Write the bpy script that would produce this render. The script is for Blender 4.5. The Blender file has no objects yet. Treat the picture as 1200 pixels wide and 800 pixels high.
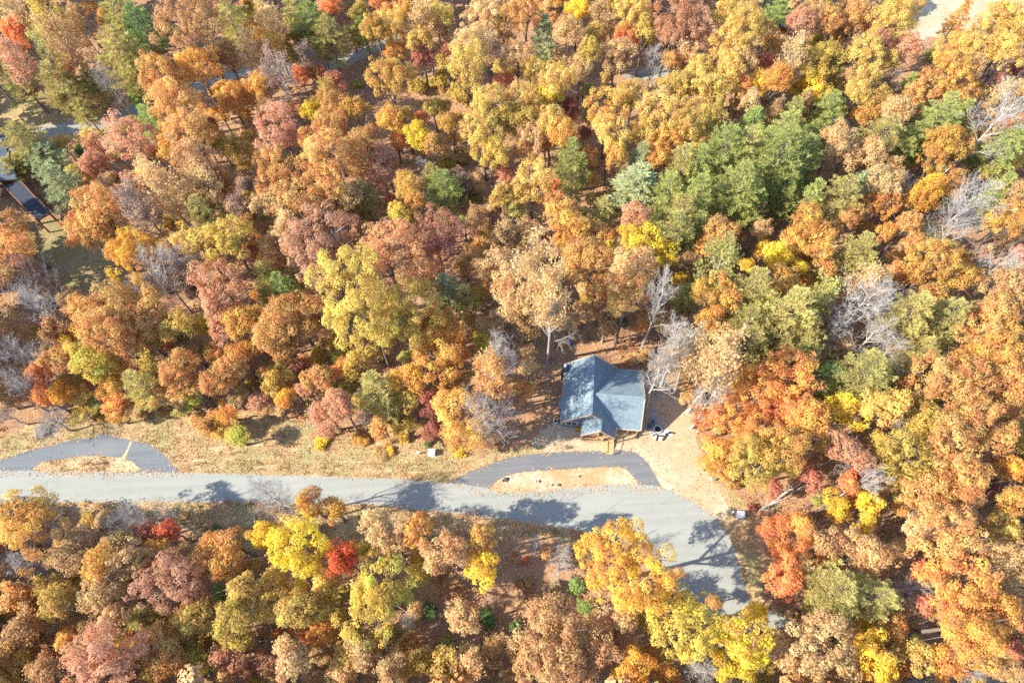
import bpy, bmesh, math, random
import numpy as np
from mathutils import Vector, Matrix
random.seed(7); rng = np.random.default_rng(7)
R_ = math.radians
S = bpy.context.scene; COL = S.collection

# ------------------------------------------------------------------ camera
CAM_H = 108.0; FPX = 800.0                       # drone height; focal length in photo pixels (photo 1200 x 800)
cam = bpy.data.cameras.new('camera'); cam_o = bpy.data.objects.new('camera', cam); COL.objects.link(cam_o)
cam.sensor_width = 36.0; cam.lens = 36.0*FPX/1200.0; cam.clip_start = 1.0; cam.clip_end = 9000.0
MROT = Matrix.Rotation(R_(26.6), 3, 'X') @ Matrix.Rotation(R_(-2.86), 3, 'Z')
cam_o.location = (0, 0, CAM_H); cam_o.rotation_euler = MROT.to_euler(); S.camera = cam_o

# ------------------------------------------------------------------ light
SUN_EL = 37.0; SUN_DIR = Vector((0.982*math.cos(R_(SUN_EL)), 0.19*math.cos(R_(SUN_EL)), -math.sin(R_(SUN_EL))))  # the way the light travels
w = bpy.data.worlds.new("World"); S.world = w; w.use_nodes = True
nt = w.node_tree; bg = nt.nodes['Background']
sky = nt.nodes.new('ShaderNodeTexSky'); sky.sky_type = 'NISHITA'; sky.sun_disc = False
sky.sun_elevation = R_(SUN_EL); sky.sun_rotation = math.atan2(-SUN_DIR.x, -SUN_DIR.y)
sky.altitude = 400; sky.ozone_density = 2.5; sky.dust_density = .4; nt.links.new(sky.outputs[0], bg.inputs[0]); bg.inputs[1].default_value = 0.15
sun = bpy.data.lights.new('sun', 'SUN'); sun.energy = 3.4; sun.angle = R_(0.5); sun.color = (1.0, 0.93, 0.82)
sun_o = bpy.data.objects.new('sun', sun); COL.objects.link(sun_o); sun_o.location = (-80, -20, 90)
sun_o.rotation_euler = SUN_DIR.to_track_quat('-Z', 'Y').to_euler()
S.view_settings.view_transform = 'Standard'; S.view_settings.look = 'None'
S.view_settings.exposure = 1.9; S.view_settings.gamma = 1.0
S.render.engine = 'CYCLES'
S.cycles.max_bounces = 8; S.cycles.diffuse_bounces = 6; S.cycles.transmission_bounces = 4; S.cycles.glossy_bounces = 2
S.cycles.use_denoising = False

def P(px, py, z=0.0):
    """photo pixel -> the world point at height z seen there"""
    d = MROT @ Vector(((px-600)/FPX, -(py-400)/FPX, -1.0))
    return Vector((0, 0, CAM_H)) + d*((z-CAM_H)/d.z)
MI = MROT.inverted()
def depth(p): return -(MI @ (Vector(p)-Vector((0, 0, CAM_H)))).z
def to_px(p):
    q = MI @ (Vector(p)-Vector((0, 0, CAM_H))); return 600+FPX*q.x/-q.z, 400-FPX*q.y/-q.z

# ------------------------------------------------------------------ materials
def lin(c):
    return tuple((v/255/12.92 if v/255 <= .04045 else ((v/255+.055)/1.055)**2.4) for v in c)
def mat(name):
    m = bpy.data.materials.new(name); m.use_nodes = True; n = m.node_tree
    return m, n, n.nodes['Principled BSDF'], n.nodes, n.links
def rgb(c): return (c[0], c[1], c[2], 1)
def noise(N, L, scale, detail=3, rough=.6, coord=None, kind='Object'):
    t = N.new('ShaderNodeTexNoise'); t.inputs['Scale'].default_value = scale
    t.inputs['Detail'].default_value = detail; t.inputs['Roughness'].default_value = rough
    if coord is None:
        coord = N.new('ShaderNodeTexCoord').outputs[kind]
    L.new(coord, t.inputs['Vector']); return t.outputs['Fac']
def ramp(N, L, fac, stops):
    r = N.new('ShaderNodeValToRGB'); e = r.color_ramp.elements
    while len(e) < len(stops): e.new(.5)
    for k, (p, c) in enumerate(stops): e[k].position = p; e[k].color = rgb(c)
    L.new(fac, r.inputs[0]); return r.outputs[0]
def mix(N, L, fac, a, b, mode='MIX'):
    x = N.new('ShaderNodeMix'); x.data_type = 'RGBA'; x.blend_type = mode
    for s, v in ((0, fac), (6, a), (7, b)):
        if hasattr(v, 'links') or hasattr(v, 'is_linked'): L.new(v, x.inputs[s])
        elif s == 0: x.inputs[0].default_value = v
        else: x.inputs[s].default_value = rgb(v)
    return x.outputs[2]
def bump(N, L, bs, h, dist=.03, strength=.6):
    b = N.new('ShaderNodeBump'); b.inputs['Distance'].default_value = dist; b.inputs['Strength'].default_value = strength
    L.new(h, b.inputs['Height']); L.new(b.outputs[0], bs.inputs['Normal'])
def plain(name, c, var=.25, scale=3.0, rough=.8, metal=0.0, bmp=0.0):
    m, n, b, N, L = mat(name)
    f = noise(N, L, scale, 4)
    col = ramp(N, L, f, [(.25, tuple(v*(1-var) for v in c)), (.75, tuple(min(1, v*(1+var)) for v in c))])
    L.new(col, b.inputs['Base Color']); b.inputs['Roughness'].default_value = rough; b.inputs['Metallic'].default_value = metal
    b.inputs['Specular IOR Level'].default_value = .3
    if bmp: bump(N, L, b, f, bmp)
    return m

def leaf_material(name, transl, tint=True, hue=(.491, .521)):
    """leaf colour = the tree's own colour, varied leaf by leaf and bough by bough, some boughs turned to the tree's second colour"""
    m, n, b, N, L = mat(name); N.remove(b)
    oi = N.new('ShaderNodeObjectInfo'); col = oi.outputs['Color']
    at = N.new('ShaderNodeAttribute'); at.attribute_name = 'leaf_rnd'
    ac = N.new('ShaderNodeAttribute'); ac.attribute_name = 'bough_rnd'
    if tint:
        a2 = N.new('ShaderNodeAttribute'); a2.attribute_type = 'OBJECT'; a2.attribute_name = 'second_colour'
        am = N.new('ShaderNodeAttribute'); am.attribute_type = 'OBJECT'; am.attribute_name = 'second_share'
        lt = N.new('ShaderNodeMath'); lt.operation = 'LESS_THAN'; L.new(ac.outputs['Fac'], lt.inputs[0]); L.new(am.outputs['Fac'], lt.inputs[1])
        col = mix(N, L, lt.outputs[0], col, a2.outputs['Color'])
    hs = N.new('ShaderNodeHueSaturation'); L.new(col, hs.inputs['Color'])
    def lerp(src, lo, hi):
        mr = N.new('ShaderNodeMapRange'); L.new(src, mr.inputs[0]); mr.inputs[3].default_value = lo; mr.inputs[4].default_value = hi; return mr.outputs[0]
    L.new(lerp(at.outputs['Fac'], .86, 1.15), hs.inputs['Value'])
    L.new(lerp(ac.outputs['Fac'], *hue), hs.inputs['Hue'])
    L.new(lerp(at.outputs['Fac'], .87, 1.01), hs.inputs['Saturation'])
    d = N.new('ShaderNodeBsdfDiffuse'); t = N.new('ShaderNodeBsdfTranslucent'); ms = N.new('ShaderNodeMixShader')
    L.new(hs.outputs[0], d.inputs[0]); L.new(hs.outputs[0], t.inputs[0]); ms.inputs[0].default_value = transl
    L.new(d.outputs[0], ms.inputs[1]); L.new(t.outputs[0], ms.inputs[2])
    L.new(ms.outputs[0], N['Material Output'].inputs['Surface'])
    return m
M_LEAF = leaf_material('autumn_leaves', .52)
M_NEEDLE = leaf_material('needles', .35, True, (.478, .506))
M_BARK = plain('bark', (.17, .135, .11), .4, 2.5, .95)
M_PALE = plain('pale_bark', (.41, .37, .315), .25, 2.0, .9)
M_GREYB = plain('grey_bark', (.36, .32, .28), .3, 2.0, .9)
M_MAUVEB = plain('mauve_bark', (.30, .235, .21), .3, 2.0, .9)

# ------------------------------------------------------------------ mesh helpers
def np_mesh(name, V, F, m, attrs=None, nside=4):
    """vertices (n,3), quads/tris (k,nside) -> mesh, quickly"""
    me = bpy.data.meshes.new(name); V = np.asarray(V, np.float32); F = np.asarray(F, np.int32)
    me.vertices.add(len(V)); me.vertices.foreach_set('co', V.ravel())
    me.loops.add(F.size); me.loops.foreach_set('vertex_index', F.ravel())
    me.polygons.add(len(F)); me.polygons.foreach_set('loop_start', np.arange(len(F), dtype=np.int32)*nside)
    for k, v in (attrs or {}).items():
        a = me.attributes.new(k, 'FLOAT', 'FACE'); a.data.foreach_set('value', np.asarray(v, np.float32))
    for q in (m if isinstance(m, (list, tuple)) else [m]): me.materials.append(q)
    me.update(calc_edges=True); me.validate(); return me
def link(name, me, parent=None, loc=None):
    o = bpy.data.objects.new(name, me); COL.objects.link(o)
    if parent is not None: o.parent = parent
    if loc is not None: o.location = loc
    return o
def tag(o, label=None, cat=None, group=None, kind=None):
    for k, v in (('label', label), ('category', cat), ('group', group), ('kind', kind)):
        if v: o[k] = v
    return o
def empty(name, loc=(0, 0, 0), rz=0.0):
    o = bpy.data.objects.new(name, None); COL.objects.link(o); o.location = loc; o.rotation_euler = (0, 0, rz); o.empty_display_size = .2
    return o
class MB:
    """collects boxes, bars, prisms and lathes into one mesh"""
    def __init__(s): s.v = []; s.f = []
    def add(s, V, F):
        b = len(s.v); s.v += [tuple(x) for x in V]; s.f += [tuple(i+b for i in f) for f in F]; return s
    def box(s, x0, x1, y0, y1, z0, z1):
        return s.add([(x0,y0,z0),(x1,y0,z0),(x1,y1,z0),(x0,y1,z0),(x0,y0,z1),(x1,y0,z1),(x1,y1,z1),(x0,y1,z1)],
                     [(3,2,1,0),(4,5,6,7),(0,1,5,4),(1,2,6,5),(2,3,7,6),(3,0,4,7)])
    def tube(s, pts, rad, n=5, cap=True):
        pts = [Vector(p) for p in pts]; V = []; F = []
        for i, p in enumerate(pts):
            d = (pts[min(i+1, len(pts)-1)]-pts[max(i-1, 0)]).normalized()
            a = d.orthogonal().normalized(); b = d.cross(a)
            r = rad[i] if isinstance(rad, (list, tuple)) else rad
            V += [p+(a*math.cos(2*math.pi*k/n)+b*math.sin(2*math.pi*k/n))*r for k in range(n)]
        for i in range(len(pts)-1):
            F += [(i*n+k, i*n+(k+1) % n, (i+1)*n+(k+1) % n, (i+1)*n+k) for k in range(n)]
        if cap: F += [tuple(range(n-1, -1, -1)), tuple((len(pts)-1)*n+k for k in range(n))]
        return s.add(V, F)
    def bar(s, a, b, w, h):
        """a beam of section w x h from a to b"""
        a, b = Vector(a), Vector(b); d = (b-a).normalized()
        x = d.cross(Vector((0, 0, 1))); x = x.normalized() if x.length > 1e-4 else Vector((1, 0, 0)); y = x.cross(d)
        V = [p+x*(w/2*i)+y*(h/2*j) for p in (a, b) for i, j in ((-1,-1),(1,-1),(1,1),(-1,1))]
        return s.add(V, [(3,2,1,0),(4,5,6,7),(0,1,5,4),(1,2,6,5),(2,3,7,6),(3,0,4,7)])
    def lathe(s, prof, n=14, c=(0, 0, 0)):
        V = [(c[0]+r*math.cos(2*math.pi*k/n), c[1]+r*math.sin(2*math.pi*k/n), c[2]+z) for r, z in prof for k in range(n)]; F = []
        for i in range(len(prof)-1):
            F += [(i*n+k, i*n+(k+1) % n, (i+1)*n+(k+1) % n, (i+1)*n+k) for k in range(n)]
        F += [tuple(range(n-1, -1, -1)), tuple((len(prof)-1)*n+k for k in range(n))]
        return s.add(V, F)
    def slab(s, quad, t):
        """a plate: four top corners and a thickness measured straight down"""
        q = [Vector(p) for p in quad]; n = len(q)
        V = q+[p-Vector((0, 0, t)) for p in q]
        return s.add(V, [tuple(range(n)), tuple(range(2*n-1, n-1, -1))]+[(i, i+n, (i+1) % n+n, (i+1) % n) for i in range(n)])
    def build(s, name, m, parent=None, loc=None, bev=0.0):
        me = bpy.data.meshes.new(name); me.from_pydata(s.v, [], s.f); me.materials.append(m)
        bm = bmesh.new(); bm.from_mesh(me); bmesh.ops.recalc_face_normals(bm, faces=bm.faces)
        if bev: bmesh.ops.bevel(bm, geom=bm.edges[:], offset=bev, segments=1, affect='EDGES')
        bm.to_mesh(me); bm.free()
        return link(name, me, parent, loc)

# ------------------------------------------------------------------ the setting: ground, roads, verges
def smooth(pts, k=6, closed=True):
    """Catmull-Rom through photo points"""
    out = []; n = len(pts)
    for i in range(n if closed else n-1):
        p0, p1, p2, p3 = [pts[(i+j) % n] if closed else pts[min(max(i+j, 0), n-1)] for j in (-1, 0, 1, 2)]
        for s in range(k):
            t = s/k
            out.append(tuple(.5*((2*b)+(-a+c)*t+(2*a-5*b+4*c-d)*t*t+(-a+3*b-3*c+d)*t**3) for a, b, c, d in zip(p0, p1, p2, p3)))
    if not closed: out.append(pts[-1])
    return out
def rough_edge(poly, amp, step=.5):
    """world outline resampled and made uneven"""
    out = []; n = len(poly)
    for i in range(n):
        a, b = Vector(poly[i]), Vector(poly[(i+1) % n]); k = max(1, int((b-a).length/step))
        nr = Vector((-(b-a).y, (b-a).x, 0)); nr = nr.normalized() if nr.length else nr
        for j in range(k): out.append(a.lerp(b, j/k)+nr*random.gauss(0, amp))
    return out
def sheet(name, poly, z, m, kind='structure'):
    bm = bmesh.new(); f = bm.faces.new([bm.verts.new((p[0], p[1], z)) for p in poly])
    if f.normal.z < 0: f.normal_flip()
    bmesh.ops.triangulate(bm, faces=[f]); bm.normal_update()
    for q in bm.faces:
        if q.normal.z < 0: q.normal_flip()
    me = bpy.data.meshes.new(name); bm.to_mesh(me); bm.free(); me.materials.append(m)
    o = link(name, me); o['kind'] = kind; return o
def pxpoly(pts): return [P(x, y) for x, y in pts]

def ground_material(name, base, spots, scale, stripes=None, b=.05):
    m, n, bs, N, L = mat(name)
    co = N.new('ShaderNodeTexCoord').outputs['Object']
    f1 = noise(N, L, scale, 6, .7, co); f2 = noise(N, L, scale*7, 4, .7, co); f3 = noise(N, L, scale*.16, 3, .5, co)
    c = ramp(N, L, f1, [(.3, base[0]), (.5, base[1]), (.7, base[2])])
    c = mix(N, L, ramp(N, L, f3, [(.42, (0, 0, 0)), (.58, (.9, .9, .9))]), c, spots[0])
    c = mix(N, L, ramp(N, L, f2, [(.55, (0, 0, 0)), (.72, (.8, .8, .8))]), c, spots[1])
    if stripes:
        mp = N.new('ShaderNodeMapping'); mp.inputs['Scale'].default_value = (.28, 1.6, 1); L.new(co, mp.inputs[0])
        f4 = noise(N, L, .9, 5, .72, mp.outputs[0])
        c = mix(N, L, ramp(N, L, f4, [(.56, (0, 0, 0)), (.70, (.75, .75, .75))]), c, stripes)
    L.new(c, bs.inputs['Base Color']); bs.inputs['Roughness'].default_value = 1; bs.inputs['Specular IOR Level'].default_value = .05
    bump(N, L, bs, f2, b, .8); return m
M_LITTER = ground_material('leaf_litter', [(.21, .115, .062), (.31, .175, .094), (.40, .245, .135)], [(.33, .195, .11), (.15, .09, .06)], 1.1)
M_VERGE = ground_material('dry_grass', [(.30, .20, .10), (.38, .255, .13), (.46, .33, .18)], [(.27, .235, .105), (.36, .19, .10)], 1.2, (.74, .60, .38))
M_DIRT = ground_material('sandy_dirt', [(.36, .265, .17), (.45, .35, .23), (.55, .45, .31)], [(.39, .285, .17), (.27, .19, .115)], .8, (.60, .47, .31))
M_ISLE = ground_material('island_dirt', [(.36, .21, .11), (.52, .35, .22), (.62, .47, .35)], [(.40, .235, .11), (.28, .16, .09)], .9, (.64, .52, .41))
M_ISLE2 = ground_material('island_straw', [(.42, .30, .17), (.52, .39, .22), (.60, .47, .29)], [(.36, .25, .13), (.25, .16, .10)], 1.2)
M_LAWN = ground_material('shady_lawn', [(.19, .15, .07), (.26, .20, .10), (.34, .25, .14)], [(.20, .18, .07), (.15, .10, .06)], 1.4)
M_GREEN = ground_material('green_lawn', [(.16, .22, .06), (.22, .28, .09), (.30, .34, .13)], [(.26, .27, .10), (.40, .36, .2)], .6)
M_GRAVEL = ground_material('gravel', [(.24, .22, .20), (.34, .31, .29), (.46, .43, .40)], [(.30, .27, .25), (.55, .52, .48)], 2.2)

def asphalt(name, a, b_, streak, ang):
    m, n, bs, N, L = mat(name); co = N.new('ShaderNodeTexCoord').outputs['Object']
    mp = N.new('ShaderNodeMapping'); mp.inputs['Rotation'].default_value = (0, 0, R_(ang)); mp.inputs['Scale'].default_value = (.035, 1.1, 1); L.new(co, mp.inputs[0])
    f1 = noise(N, L, 1.0, 4, .6, mp.outputs[0]); f2 = noise(N, L, 6, 5, .8, co); f3 = noise(N, L, .12, 4, .6, co); f5 = noise(N, L, .5, 6, .75, co)
    c = mix(N, L, ramp(N, L, f1, [(.40, (0, 0, 0)), (.60, (1, 1, 1))]), a, b_)
    c = mix(N, L, ramp(N, L, f3, [(.5, (0, 0, 0)), (.7, (.5, .5, .5))]), c, streak)
    c = mix(N, L, ramp(N, L, f2, [(.35, (.28, .28, .28)), (.6, (0, 0, 0))]), c, tuple(v*.55 for v in a))
    c = mix(N, L, ramp(N, L, f5, [(.32, (.45, .45, .45)), (.46, (0, 0, 0))]), c, tuple(v*.72 for v in a))
    L.new(c, bs.inputs['Base Color']); bs.inputs['Roughness'].default_value = .92; bs.inputs['Specular IOR Level'].default_value = .2
    bump(N, L, bs, f2, .012, .5); return m
M_ROAD = asphalt('weathered_chipseal', (.255, .262, .222), (.285, .29, .25), (.31, .305, .26), 3.5)
M_DRIVE = asphalt('newer_asphalt', (.135, .142, .142), (.165, .168, .165), (.19, .187, .178), 8)
M_LOOP = asphalt('worn_asphalt', (.13, .143, .152), (.16, .172, .176), (.20, .197, .187), 3)

# ground: one big sheet
sheet('ground', [(-4000, -4000), (4000, -4000), (4000, 4000), (-4000, 4000)], 0.0, M_LITTER)

TOP = [(-70,548),(0,551),(75,551.5),(150,552.5),(225,554),(300,556),(380,558),(450,560),(520,565),(580,572),(640,573),(690,568.5),(740,567),(775,571),(800,581),(830,599),(850,621),(862,645),(869,670),(874,690),(882,704),(904,716),(930,727)]
BOT = [(932,738),(908,741),(880,739),(852,738),(828,728),(805,704),(782,674),(762,652),(735,640),(700,627),(650,617),(600,610),(550,603),(500,598),(440,592),(370,590),(250,588.5),(150,588),(75,588.5),(0,589),(-70,590)]
V_OUT = [(-60,500),(0,512),(30,500),(70,492),(100,480),(130,482),(180,486),(230,480),(300,484),(345,492),(400,506),(455,520),(500,516),(560,520),(590,528),(640,520),(655,500),(680,496),(720,500),(762,470),(800,480),(822,520),(832,560),(868,580),(885,604),(898,630),(893,660),(893,700),(930,724),(874,700),(850,640),(775,575),(640,580),(500,570),(0,560),(-60,560)]
verge_poly = rough_edge(pxpoly(V_OUT), .22)
sheet('verge', verge_poly, .004, M_VERGE)
LOWV = [(-70,586),(150,584),(370,586),(500,594),(600,606),(660,616),(690,640),(640,632),(560,620),(470,622),(400,640),(300,640),(240,628),(170,612),(90,604),(-70,606)]
sheet('lower_verge', rough_edge(pxpoly(LOWV), .3), .004, M_VERGE)
YARD = [(640,530),(622,515),(640,500),(668,492),(720,500),(748,506),(752,480),(748,440),(770,434),(800,452),(812,486),(818,525),(838,568),(850,588),(858,604),(842,612),(800,585),(772,574),(754,540),(738,529),(700,529)]
sheet('dirt_yard', rough_edge(pxpoly(YARD), .25), .008, M_DIRT)

sheet('road', rough_edge([P(x, y) for x, y in smooth(TOP, 5, False)+smooth(BOT, 5, False)], .07, .45), .016, M_ROAD)
D_OUT = [(522,569),(540,558),(562,548),(600,535),(650,530),(700,528),(735,528),(752,535),(763,549),(775,572),(760,575),(700,574),(640,580),(580,579)]
sheet('house_drive', rough_edge([P(x, y) for x, y in smooth(D_OUT, 5)], .04, .4), .012, M_DRIVE)
D_IN = [(577,574),(582,565),(590,559),(603,555),(620,552.5),(680,548.5),(724,547.5),(736,552),(743,560),(746.5,567.5),(720,567.5),(690,569.5),(640,574),(608,577)]
isle = [P(x, y) for x, y in smooth(D_IN, 5)]; sheet('drive_island', rough_edge(isle, .05, .4), .020, M_ISLE)
L_OUT = [(-60,549),(0,538),(30,529),(60,521),(90,514.5),(110,511),(119,507.5),(130,510),(155,516),(178,522),(192,532),(201,543),(207.5,555),(150,556),(60,556),(-60,556)]
sheet('turnout_loop', rough_edge([P(x, y) for x, y in smooth(L_OUT, 5)], .05, .4), .012, M_LOOP)
L_IN = [(40,551.5),(45,545),(56,540),(90,535.5),(120,534),(148,538.5),(160,545),(162,551.8),(130,552.6),(80,552.2)]
isle2 = [P(x, y) for x, y in smooth(L_IN, 5)]; sheet('turnout_island', rough_edge(isle2, .05, .6), .020, M_ISLE2)
sheet('sand_track', pxpoly([(140,536.6),(146,538.3),(155.0,517.3),(153,516.8),(146.5,531)]), .019, M_ISLE2)
sheet('lower_lane', rough_edge(pxpoly([(1062,800),(1075,789),(1110,786),(1150,788),(1230,789),(1300,790),(1300,835),(1060,835)]), .1), .016, M_ROAD)
# far roads, lawns and clearings
FT = [(-60,172),(0,170),(60,160),(110,152),(165,137),(215,116),(262,98),(290,88),(330,86),(372,85),(400,80),(440,62),(470,48)]
FB = [(470,40),(438,51),(398,66),(372,73),(330,75),(285,80),(255,88),(208,103),(160,123),(105,138),(55,147),(0,156),(-60,158)]
sheet('lane', [P(x, y) for x, y in smooth(FT, 4, False)+smooth(FB, 4, False)], .016, M_ROAD)
sheet('lane_verge', rough_edge(pxpoly([(-40,105),(10,100),(45,112),(50,128),(110,136),(165,118),(180,112),(175,140),(120,160),(40,172),(-40,178)]), .3), .008, M_VERGE)
sheet('parking_pad', rough_edge(pxpoly([(-40,160),(30,158),(70,172),(60,186),(20,200),(-40,210)]), .2), .020, M_LOOP)
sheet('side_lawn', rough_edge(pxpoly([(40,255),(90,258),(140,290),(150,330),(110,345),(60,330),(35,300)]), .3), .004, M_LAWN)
sheet('far_track', rough_edge(pxpoly([(730,92),(735,80),(775,79),(790,84),(780,93)]), .2), .012, M_ROAD)
sheet('meadow', rough_edge(pxpoly([(1062,45),(1055,10),(1070,-30),(1260,-30),(1250,20),(1150,30),(1110,45)]), .5, 1), .004, M_DIRT)
sheet('green_lawn', rough_edge(pxpoly([(890,16),(895,-20),(945,-20),(930,14),(918,26),(896,24)]), .3), .004, M_GREEN)
sheet('gravel_patch', rough_edge(pxpoly([(757,500),(761,484),(752,478),(760,474),(774,490),(778,502),(768,510)]), .12, .4), .012, M_GRAVEL)
sheet('stone_chip_patch', rough_edge(pxpoly([(761,508),(768,504),(780,502),(790,505),(784,513),(775,517),(767,513)]), .12, .4), .016, plain('white_chips', (.62, .58, .52), .3, 8, 1))

# ------------------------------------------------------------------ the cottage
M_SHINGLE = None
def shingle_material(name, a, b_, sc=1.0):
    m, n, bs, N, L = mat(name); co = N.new('ShaderNodeTexCoord').outputs['Object']
    v = N.new('ShaderNodeTexVoronoi'); v.inputs['Scale'].default_value = 2.6*sc; L.new(co, v.inputs['Vector'])
    f1 = noise(N, L, 1.2, 4, .7, co); f2 = noise(N, L, 9, 3, .7, co)
    s = N.new('ShaderNodeSeparateColor'); L.new(v.outputs['Color'], s.inputs[0])
    c = mix(N, L, s.outputs[0], a, b_)
    c = mix(N, L, ramp(N, L, f1, [(.4, (0, 0, 0)), (.7, (.5, .5, .5))]), c, tuple(x*1.15 for x in b_))
    c = mix(N, L, ramp(N, L, f2, [(.35, (.35, .35, .35)), (.55, (0, 0, 0))]), c, tuple(x*.6 for x in a))
    L.new(c, bs.inputs['Base Color']); bs.inputs['Roughness'].default_value = .85; bs.inputs['Specular IOR Level'].default_value = .25
    bump(N, L, bs, f2, .02, .5); return m
M_ROOF = shingle_material('grey_shingles', (.145, .197, .22), (.195, .248, .26))
M_SIDING = plain('slate_blue_siding', (.10, .135, .19), .15, 1.5, .7)
M_TRIM = plain('tan_trim', (.48, .36, .25), .12, 3, .7)
M_WOOD = plain('new_pine_deck', (.52, .33, .165), .22, 5, .8)
M_DARK = plain('dark_metal', (.035, .038, .045), .3, 4, .5)
M_GLASS, _n, _b, _N, _L = mat('window_glass'); _b.inputs['Base Color'].default_value = (.03, .04, .05, 1); _b.inputs['Roughness'].default_value = .05
M_WHITE = plain('white_paint', (.72, .71, .68), .06, 3, .5)
M_STONE = plain('grey_stone', (.38, .37, .36), .35, 4, .95, 0, .02)
M_GREY = plain('grey_enamel', (.30, .31, .32), .1, 3, .45)

HR = -8.0
house = tag(empty('cottage', (11.75, 36.9, 0), R_(HR)), 'small cottage with blue-grey shingled crossing gable roofs beside the curved driveway', 'house')
# local frame: x = across the main ridge (east), y = along it (north)
RZ, EZ = 7.7, 3.3; XW, XE = -4.5, 4.25; YN = 10.2
WZ, WY, WS, WN, WX = 7.4, 3.55, -.35, 10.05, 8.25; WEN = 3.5
PR = 1.65; PZ = RZ-PR*(RZ-EZ)/XE; PW = -1.2; PF = -1.95
def roofz_e(x): return RZ-x*(RZ-EZ)/XE
T = .14
wall = MB()
wall.box(XW+.45, XE-.4, .42, YN-.4, 0, EZ+.15)
wall.add([(XW+.45, .42, EZ+.15), (XE-.4, .42, EZ+.15), (0, .42, RZ-.25), (XW+.45, YN-.4, EZ+.15), (XE-.4, YN-.4, EZ+.15), (0, YN-.4, RZ-.25)], [(0,1,2),(5,4,3),(0,2,5,3),(1,4,5,2),(0,3,4,1)])
wall.build('wall', M_SIDING, house)
wing = MB(); wing.box(XE-.39, WX-.4, WS+1.6, WN-.4, 0, EZ)
wing.add([(WX-.4, WS+1.6, EZ), (WX-.4, WN-.4, EZ), (WX-.4, WY, WZ-.25), (XE-.39, WS+1.6, EZ), (XE-.39, WN-.4, EZ), (XE-.39, WY, WZ-.25)], [(0,1,2),(5,4,3),(0,2,5,3),(1,4,5,2),(0,3,4,1)])
wing.build('wing_wall', M_SIDING, house)
ro = MB()                                             # main gable: west slope, and the east slope that runs on over the porch
ro.slab([(XW, 0, EZ), (0, 0, RZ), (0, YN, RZ), (XW, YN, EZ)], T).build('roof_slope', M_ROOF, house)
# the east slope is cut where the wing and the porch meet it
ro = MB(); ro.slab([(0, 0, RZ), (PR, 0, PZ), (PR, PF, PZ), (XE, PF, EZ), (XE, YN, EZ), (0, YN, RZ)], T)
ro.build('roof_slope', M_ROOF, house)
ro = MB(); ro.slab([(PW, PF, EZ-.15), (PR, PF, PZ), (PR, .41, PZ), (PW, .41, EZ-.15)], T).build('porch_roof', M_ROOF, house)
xj = (RZ-WZ)*XE/(RZ-EZ)                               # the wing's ridge starts on the main slope
ro = MB(); ro.slab([(xj+.02, WY, WZ+.012), (XE+.02, WS, EZ+.012), (WX, WS, EZ+.012), (WX, WY, WZ+.012)], T).build('wing_roof', M_ROOF, house)
xn = (RZ-WEN)*XE/(RZ-EZ)
ro = MB(); ro.slab([(xj+.02, WY, WZ+.012), (WX, WY, WZ+.012), (WX, WN, WEN+.012), (xn+.02, WN, WEN+.012)], T).build('wing_roof', M_ROOF, house)
# ridge caps and trim boards
def trim(a, b, w_=.16, h_=.22, name='fascia', m=None): MB().bar(a, b, w_, h_).build(name, m or M_TRIM, house)
trim((0, .03, RZ+.02), (0, YN-.03, RZ+.02), .34, .05, 'ridge_cap', M_ROOF)
trim((xj+.3, WY, WZ+.035), (WX-.03, WY, WZ+.035), .34, .05, 'ridge_cap', M_ROOF)
trim((PR, PF+.03, PZ+.02), (PR, .3, PZ+.02), .34, .05, 'ridge_cap', M_ROOF)
trim((XW-.02, -.06, EZ-.12), (0, -.06, RZ-.12)); trim((0, -.06, RZ-.12), (PR, -.06, PZ-.12)); trim((0, YN+.06, RZ-.12), (XW-.02, YN+.06, EZ-.12)); trim((0, YN+.06, RZ-.12), (XE, YN+.06, EZ-.12))
trim((PW, PF-.06, EZ-.27), (PR, PF-.06, PZ-.12)); trim((PR, PF-.06, PZ-.12), (XE, PF-.06, EZ-.12))
trim((XE+.05, WS-.06, EZ-.12), (WX, WS-.06, EZ-.12)); trim((WX+.06, WS, EZ-.12), (WX+.06, WY, WZ-.12)); trim((WX+.06, WY, WZ-.12), (WX+.06, WN, WEN-.12))
trim((XW-.07, 0, EZ-.1), (XW-.07, YN, EZ-.1), .1, .14, 'gutter', M_GREY); trim((XE+.08, PF, EZ-.1), (XE+.08, WS-.2, EZ-.1), .1, .14, 'gutter', M_TRIM)
# chimney chase on the west side and a bay
ch = MB(); ch.box(XW-.45, XW+.5, 8.6, 9.7, 0, 4.5); c_o = ch.build('chimney', M_DARK, house); ch = MB(); ch.lathe([(.2, 4.502), (.2, 4.9), (.26, 4.9), (.26, 5.0)], 10, (XW+.05, 9.2, 0)); ch.build('chimney_cap', M_WHITE, c_o)
b_ = MB(); b_.box(XW-.35, XW+.44, 2.5, 4.0, 0, 2.9); bay = b_.build('bay', M_SIDING, house)
MB().slab([(XW-.6, 2.3, 2.85), (XW-.08, 2.3, 3.1), (XW-.08, 4.2, 3.1), (XW-.6, 4.2, 2.85)], .1).build('bay_roof', M_ROOF, bay)
for (x, y, dx) in ((1.9, 2.3, 0), (1.9, 5.2, 0)):     # vent pipes on the east slope
    MB().lathe([(.09, -.2), (.09, .45)], 8, (x, y+1.9, roofz_e(x))).build('vent_pipe', M_GREY, house)
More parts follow.
